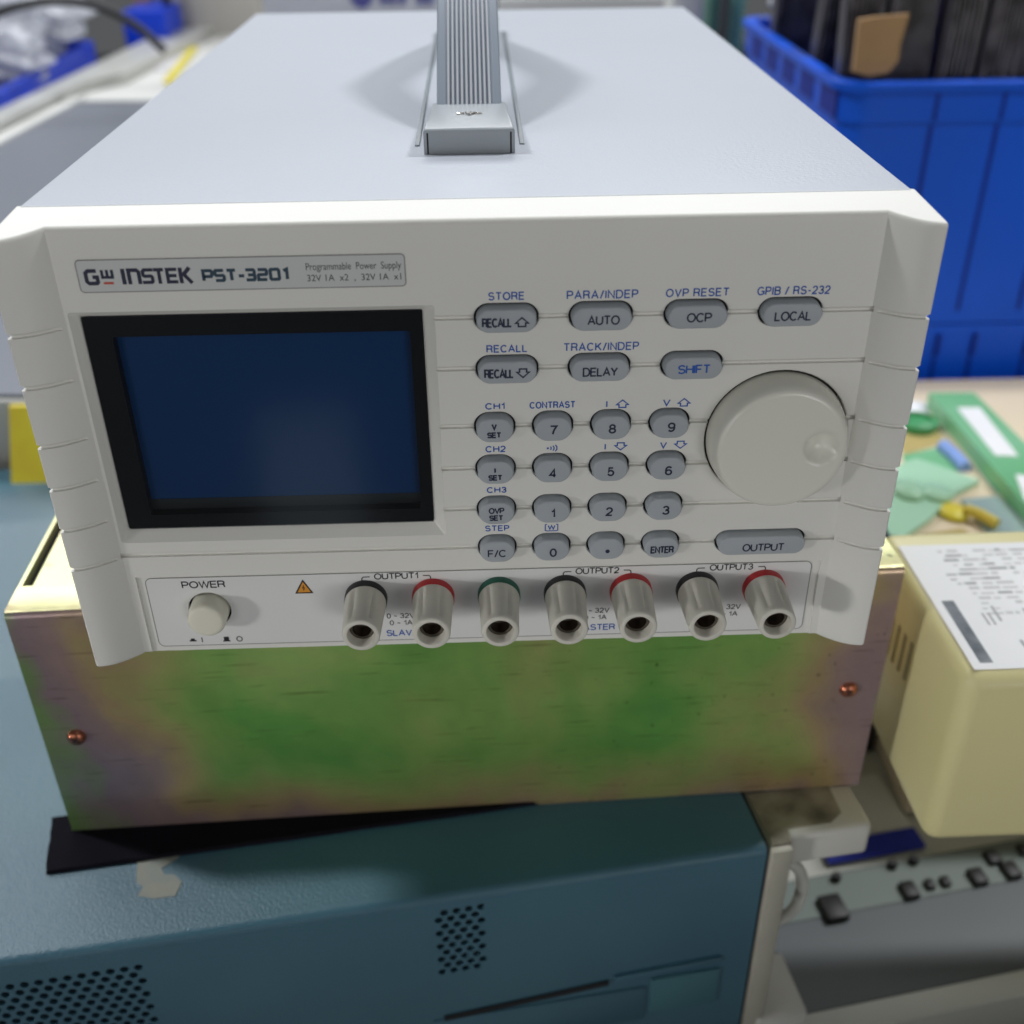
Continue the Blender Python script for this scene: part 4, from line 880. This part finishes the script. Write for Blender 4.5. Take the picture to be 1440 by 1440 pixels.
for (x, y, z, r_), lb in zip(((-720, 1240, -30, 90), (-690, 1360, 0, 110), (-650, 1480, 0, 90), (-625, 1300, -40, 60), (-740, 1520, 10, 90), (-800, 1330, -20, 80)), BL_):
    bm = NB(); bmesh.ops.create_icosphere(bm, subdivisions=4, radius=1)
    sd = random.uniform(0, 10)
    for q in bm.verts:
        d = 1 + 0.16 * math.sin(5 * q.co.x + sd) * math.cos(4 * q.co.y - sd) + 0.10 * math.sin(11 * q.co.z + 7 * q.co.x + sd) + random.uniform(-.02, .02)
        q.co = Vector((x + q.co.x * r_ * d, y + q.co.y * r_ * d, z + q.co.z * r_ * 0.62 * d))
    g = obj('plastic_bag', bm, M['bag'], angle=25, label=lb, cat='plastic bag', group='bags in the blue bin', base=(x, y, z - r_ * .6))
    bm = NB()
    for j in range(5):
        a, b, c = random.uniform(-.45, .45), random.uniform(-.45, .45), random.uniform(-.2, .3); s = r_ * random.uniform(.14, .26)
        bx(bm, x + a * r_ - s, x + a * r_ + s, y + b * r_ - s, y + b * r_ + s, z + c * r_ - s * .5, z + c * r_ + s * .5, s * .2, 2)
    o = obj('wrapped_part', bm, M['bag_part']); o.parent = g; o.location = -Vector(g.location)
bm = NB()
pts = [at(u, v, 'y', 1180) for u, v in ((-60, 50), (0, 17), (50, 4), (95, 2), (135, 9), (170, 24), (200, 43), (232, 72))]
tube(bm, smooth(pts), 5.2, 14); obj('black_cable', bm, M['cable'], angle=60, label='thick black cable arching over the plastic bags in the bin', cat='cable', base=tuple(pts[1]))

# ================================================================== FAR CLUTTER along the top edge
def far_box(name, u0, u1, v1, Y, h, dep, m, label, cat, group=None):
    a, b = at(u0, v1, 'y', Y), at(u1, v1, 'y', Y)
    bm = NB(); bx(bm, a.x, b.x, Y, Y + dep, a.z - 60, a.z + h, min(4, h * .1), 2)
    zb_ = a.z - 60
    return obj(name, bm, m, label=label, cat=cat, group=group, base=((a.x + b.x) / 2, Y + dep / 2, zb_))
p = at(200, 30, 'z', -60)
far_box('small_bin', 172, 232, 30, 1650, 14, 160, M['bin'], 'small blue bin beyond the end of the grey rail', 'bin')
far_box('brown_part', 186, 206, 4, 1760, 30, 40, M['card'], 'small brown part standing above the small blue bin', 'part')
far_box('black_post', 232, 244, 32, 1720, 260, 14, M['post_black'], 'thin black upright post beside the grey carton', 'post')
far_box('tall_carton', 246, 366, 45, 1760, 320, 260, M['beige'], 'tall grey-beige carton behind the large instrument', 'carton')
far_box('white_board', 372, 622, 30, 1240, 190, 8, M['sheet'], 'translucent white board with blurred violet lettering behind the power supply', 'board')
wb = bpy.data.objects['white_board']
bm = NB()
for u in (506, 540, 552, 566, 592, 604): 
    a = at(u, 8, 'y', 1238); bx(bm, a.x - 4, a.x + 4, 1238.5, 1239.6, a.z + 2, a.z + 22)
a = at(520, 4, 'y', 1238); lathe_y(bm, [(14, 1239.6), (14, 1238.6)], a.x - 10, a.z + 8, 24)
part_at('board_print', bm, M['violet'], wb)
cl = [('pack', 735, 752, 10, 'c_grey', 'pale grey pack just right of the handle strap'), ('pack', 754, 772, 11, 'c_lilac', 'lilac pack beside the pale grey pack'), ('pack', 770, 784, 12, 'c_dark', 'charcoal pack among the packs behind the supply'), ('pack', 786, 806, 12, 'c_yellow', 'ochre pack among the packs behind the supply'), ('pack', 808, 822, 10, 'c_lilac', 'lilac pack between ochre and green packs'),
      ('pack', 824, 846, 9, 'c_green', 'bright green pack behind the supply'), ('pack', 848, 862, 9, 'c_dark', 'charcoal pack right of the bright green pack'), ('pack', 864, 886, 8, 'c_lilac', 'wide lilac pack left of the sea green pack'), ('pack', 888, 906, 8, 'c_grey', 'ash grey pack beside the sea green pack'), ('pack', 908, 940, 7, 'c_teal', 'sea green pack at the right end of the packs')]
for nm, u0, u1, v1, c, lb in cl: far_box('wrapped_pack', u0, u1, v1 + 30, 1500 + random.uniform(-60, 60), 110 + random.uniform(0, 60), 60, M[c], lb, 'pack', 'packs in a row behind the power supply')
far_box('shelf_board', 700, 960, 42, 1420, 40, 30, M['c_grey'], 'grey shelf board in front of the coloured packs', 'shelf')
far_box('white_spool', 944, 990, 26, 1100, 60, 60, M['offwhite'], 'white spool behind the right rear corner of the power supply', 'spool')
far_box('green_carton', 996, 1016, 30, 1150, 110, 90, M['c_teal'], 'dull green carton left of the upper crate', 'carton')
far_box('dark_upright', 1017, 1026, 24, 1080, 130, 30, M['c_dark'], 'dark upright between the green cartons', 'upright')
far_box('mint_carton', 1028, 1048, 24, 1120, 120, 60, M['c_teal'], 'mint green carton touching the crate corner', 'carton')
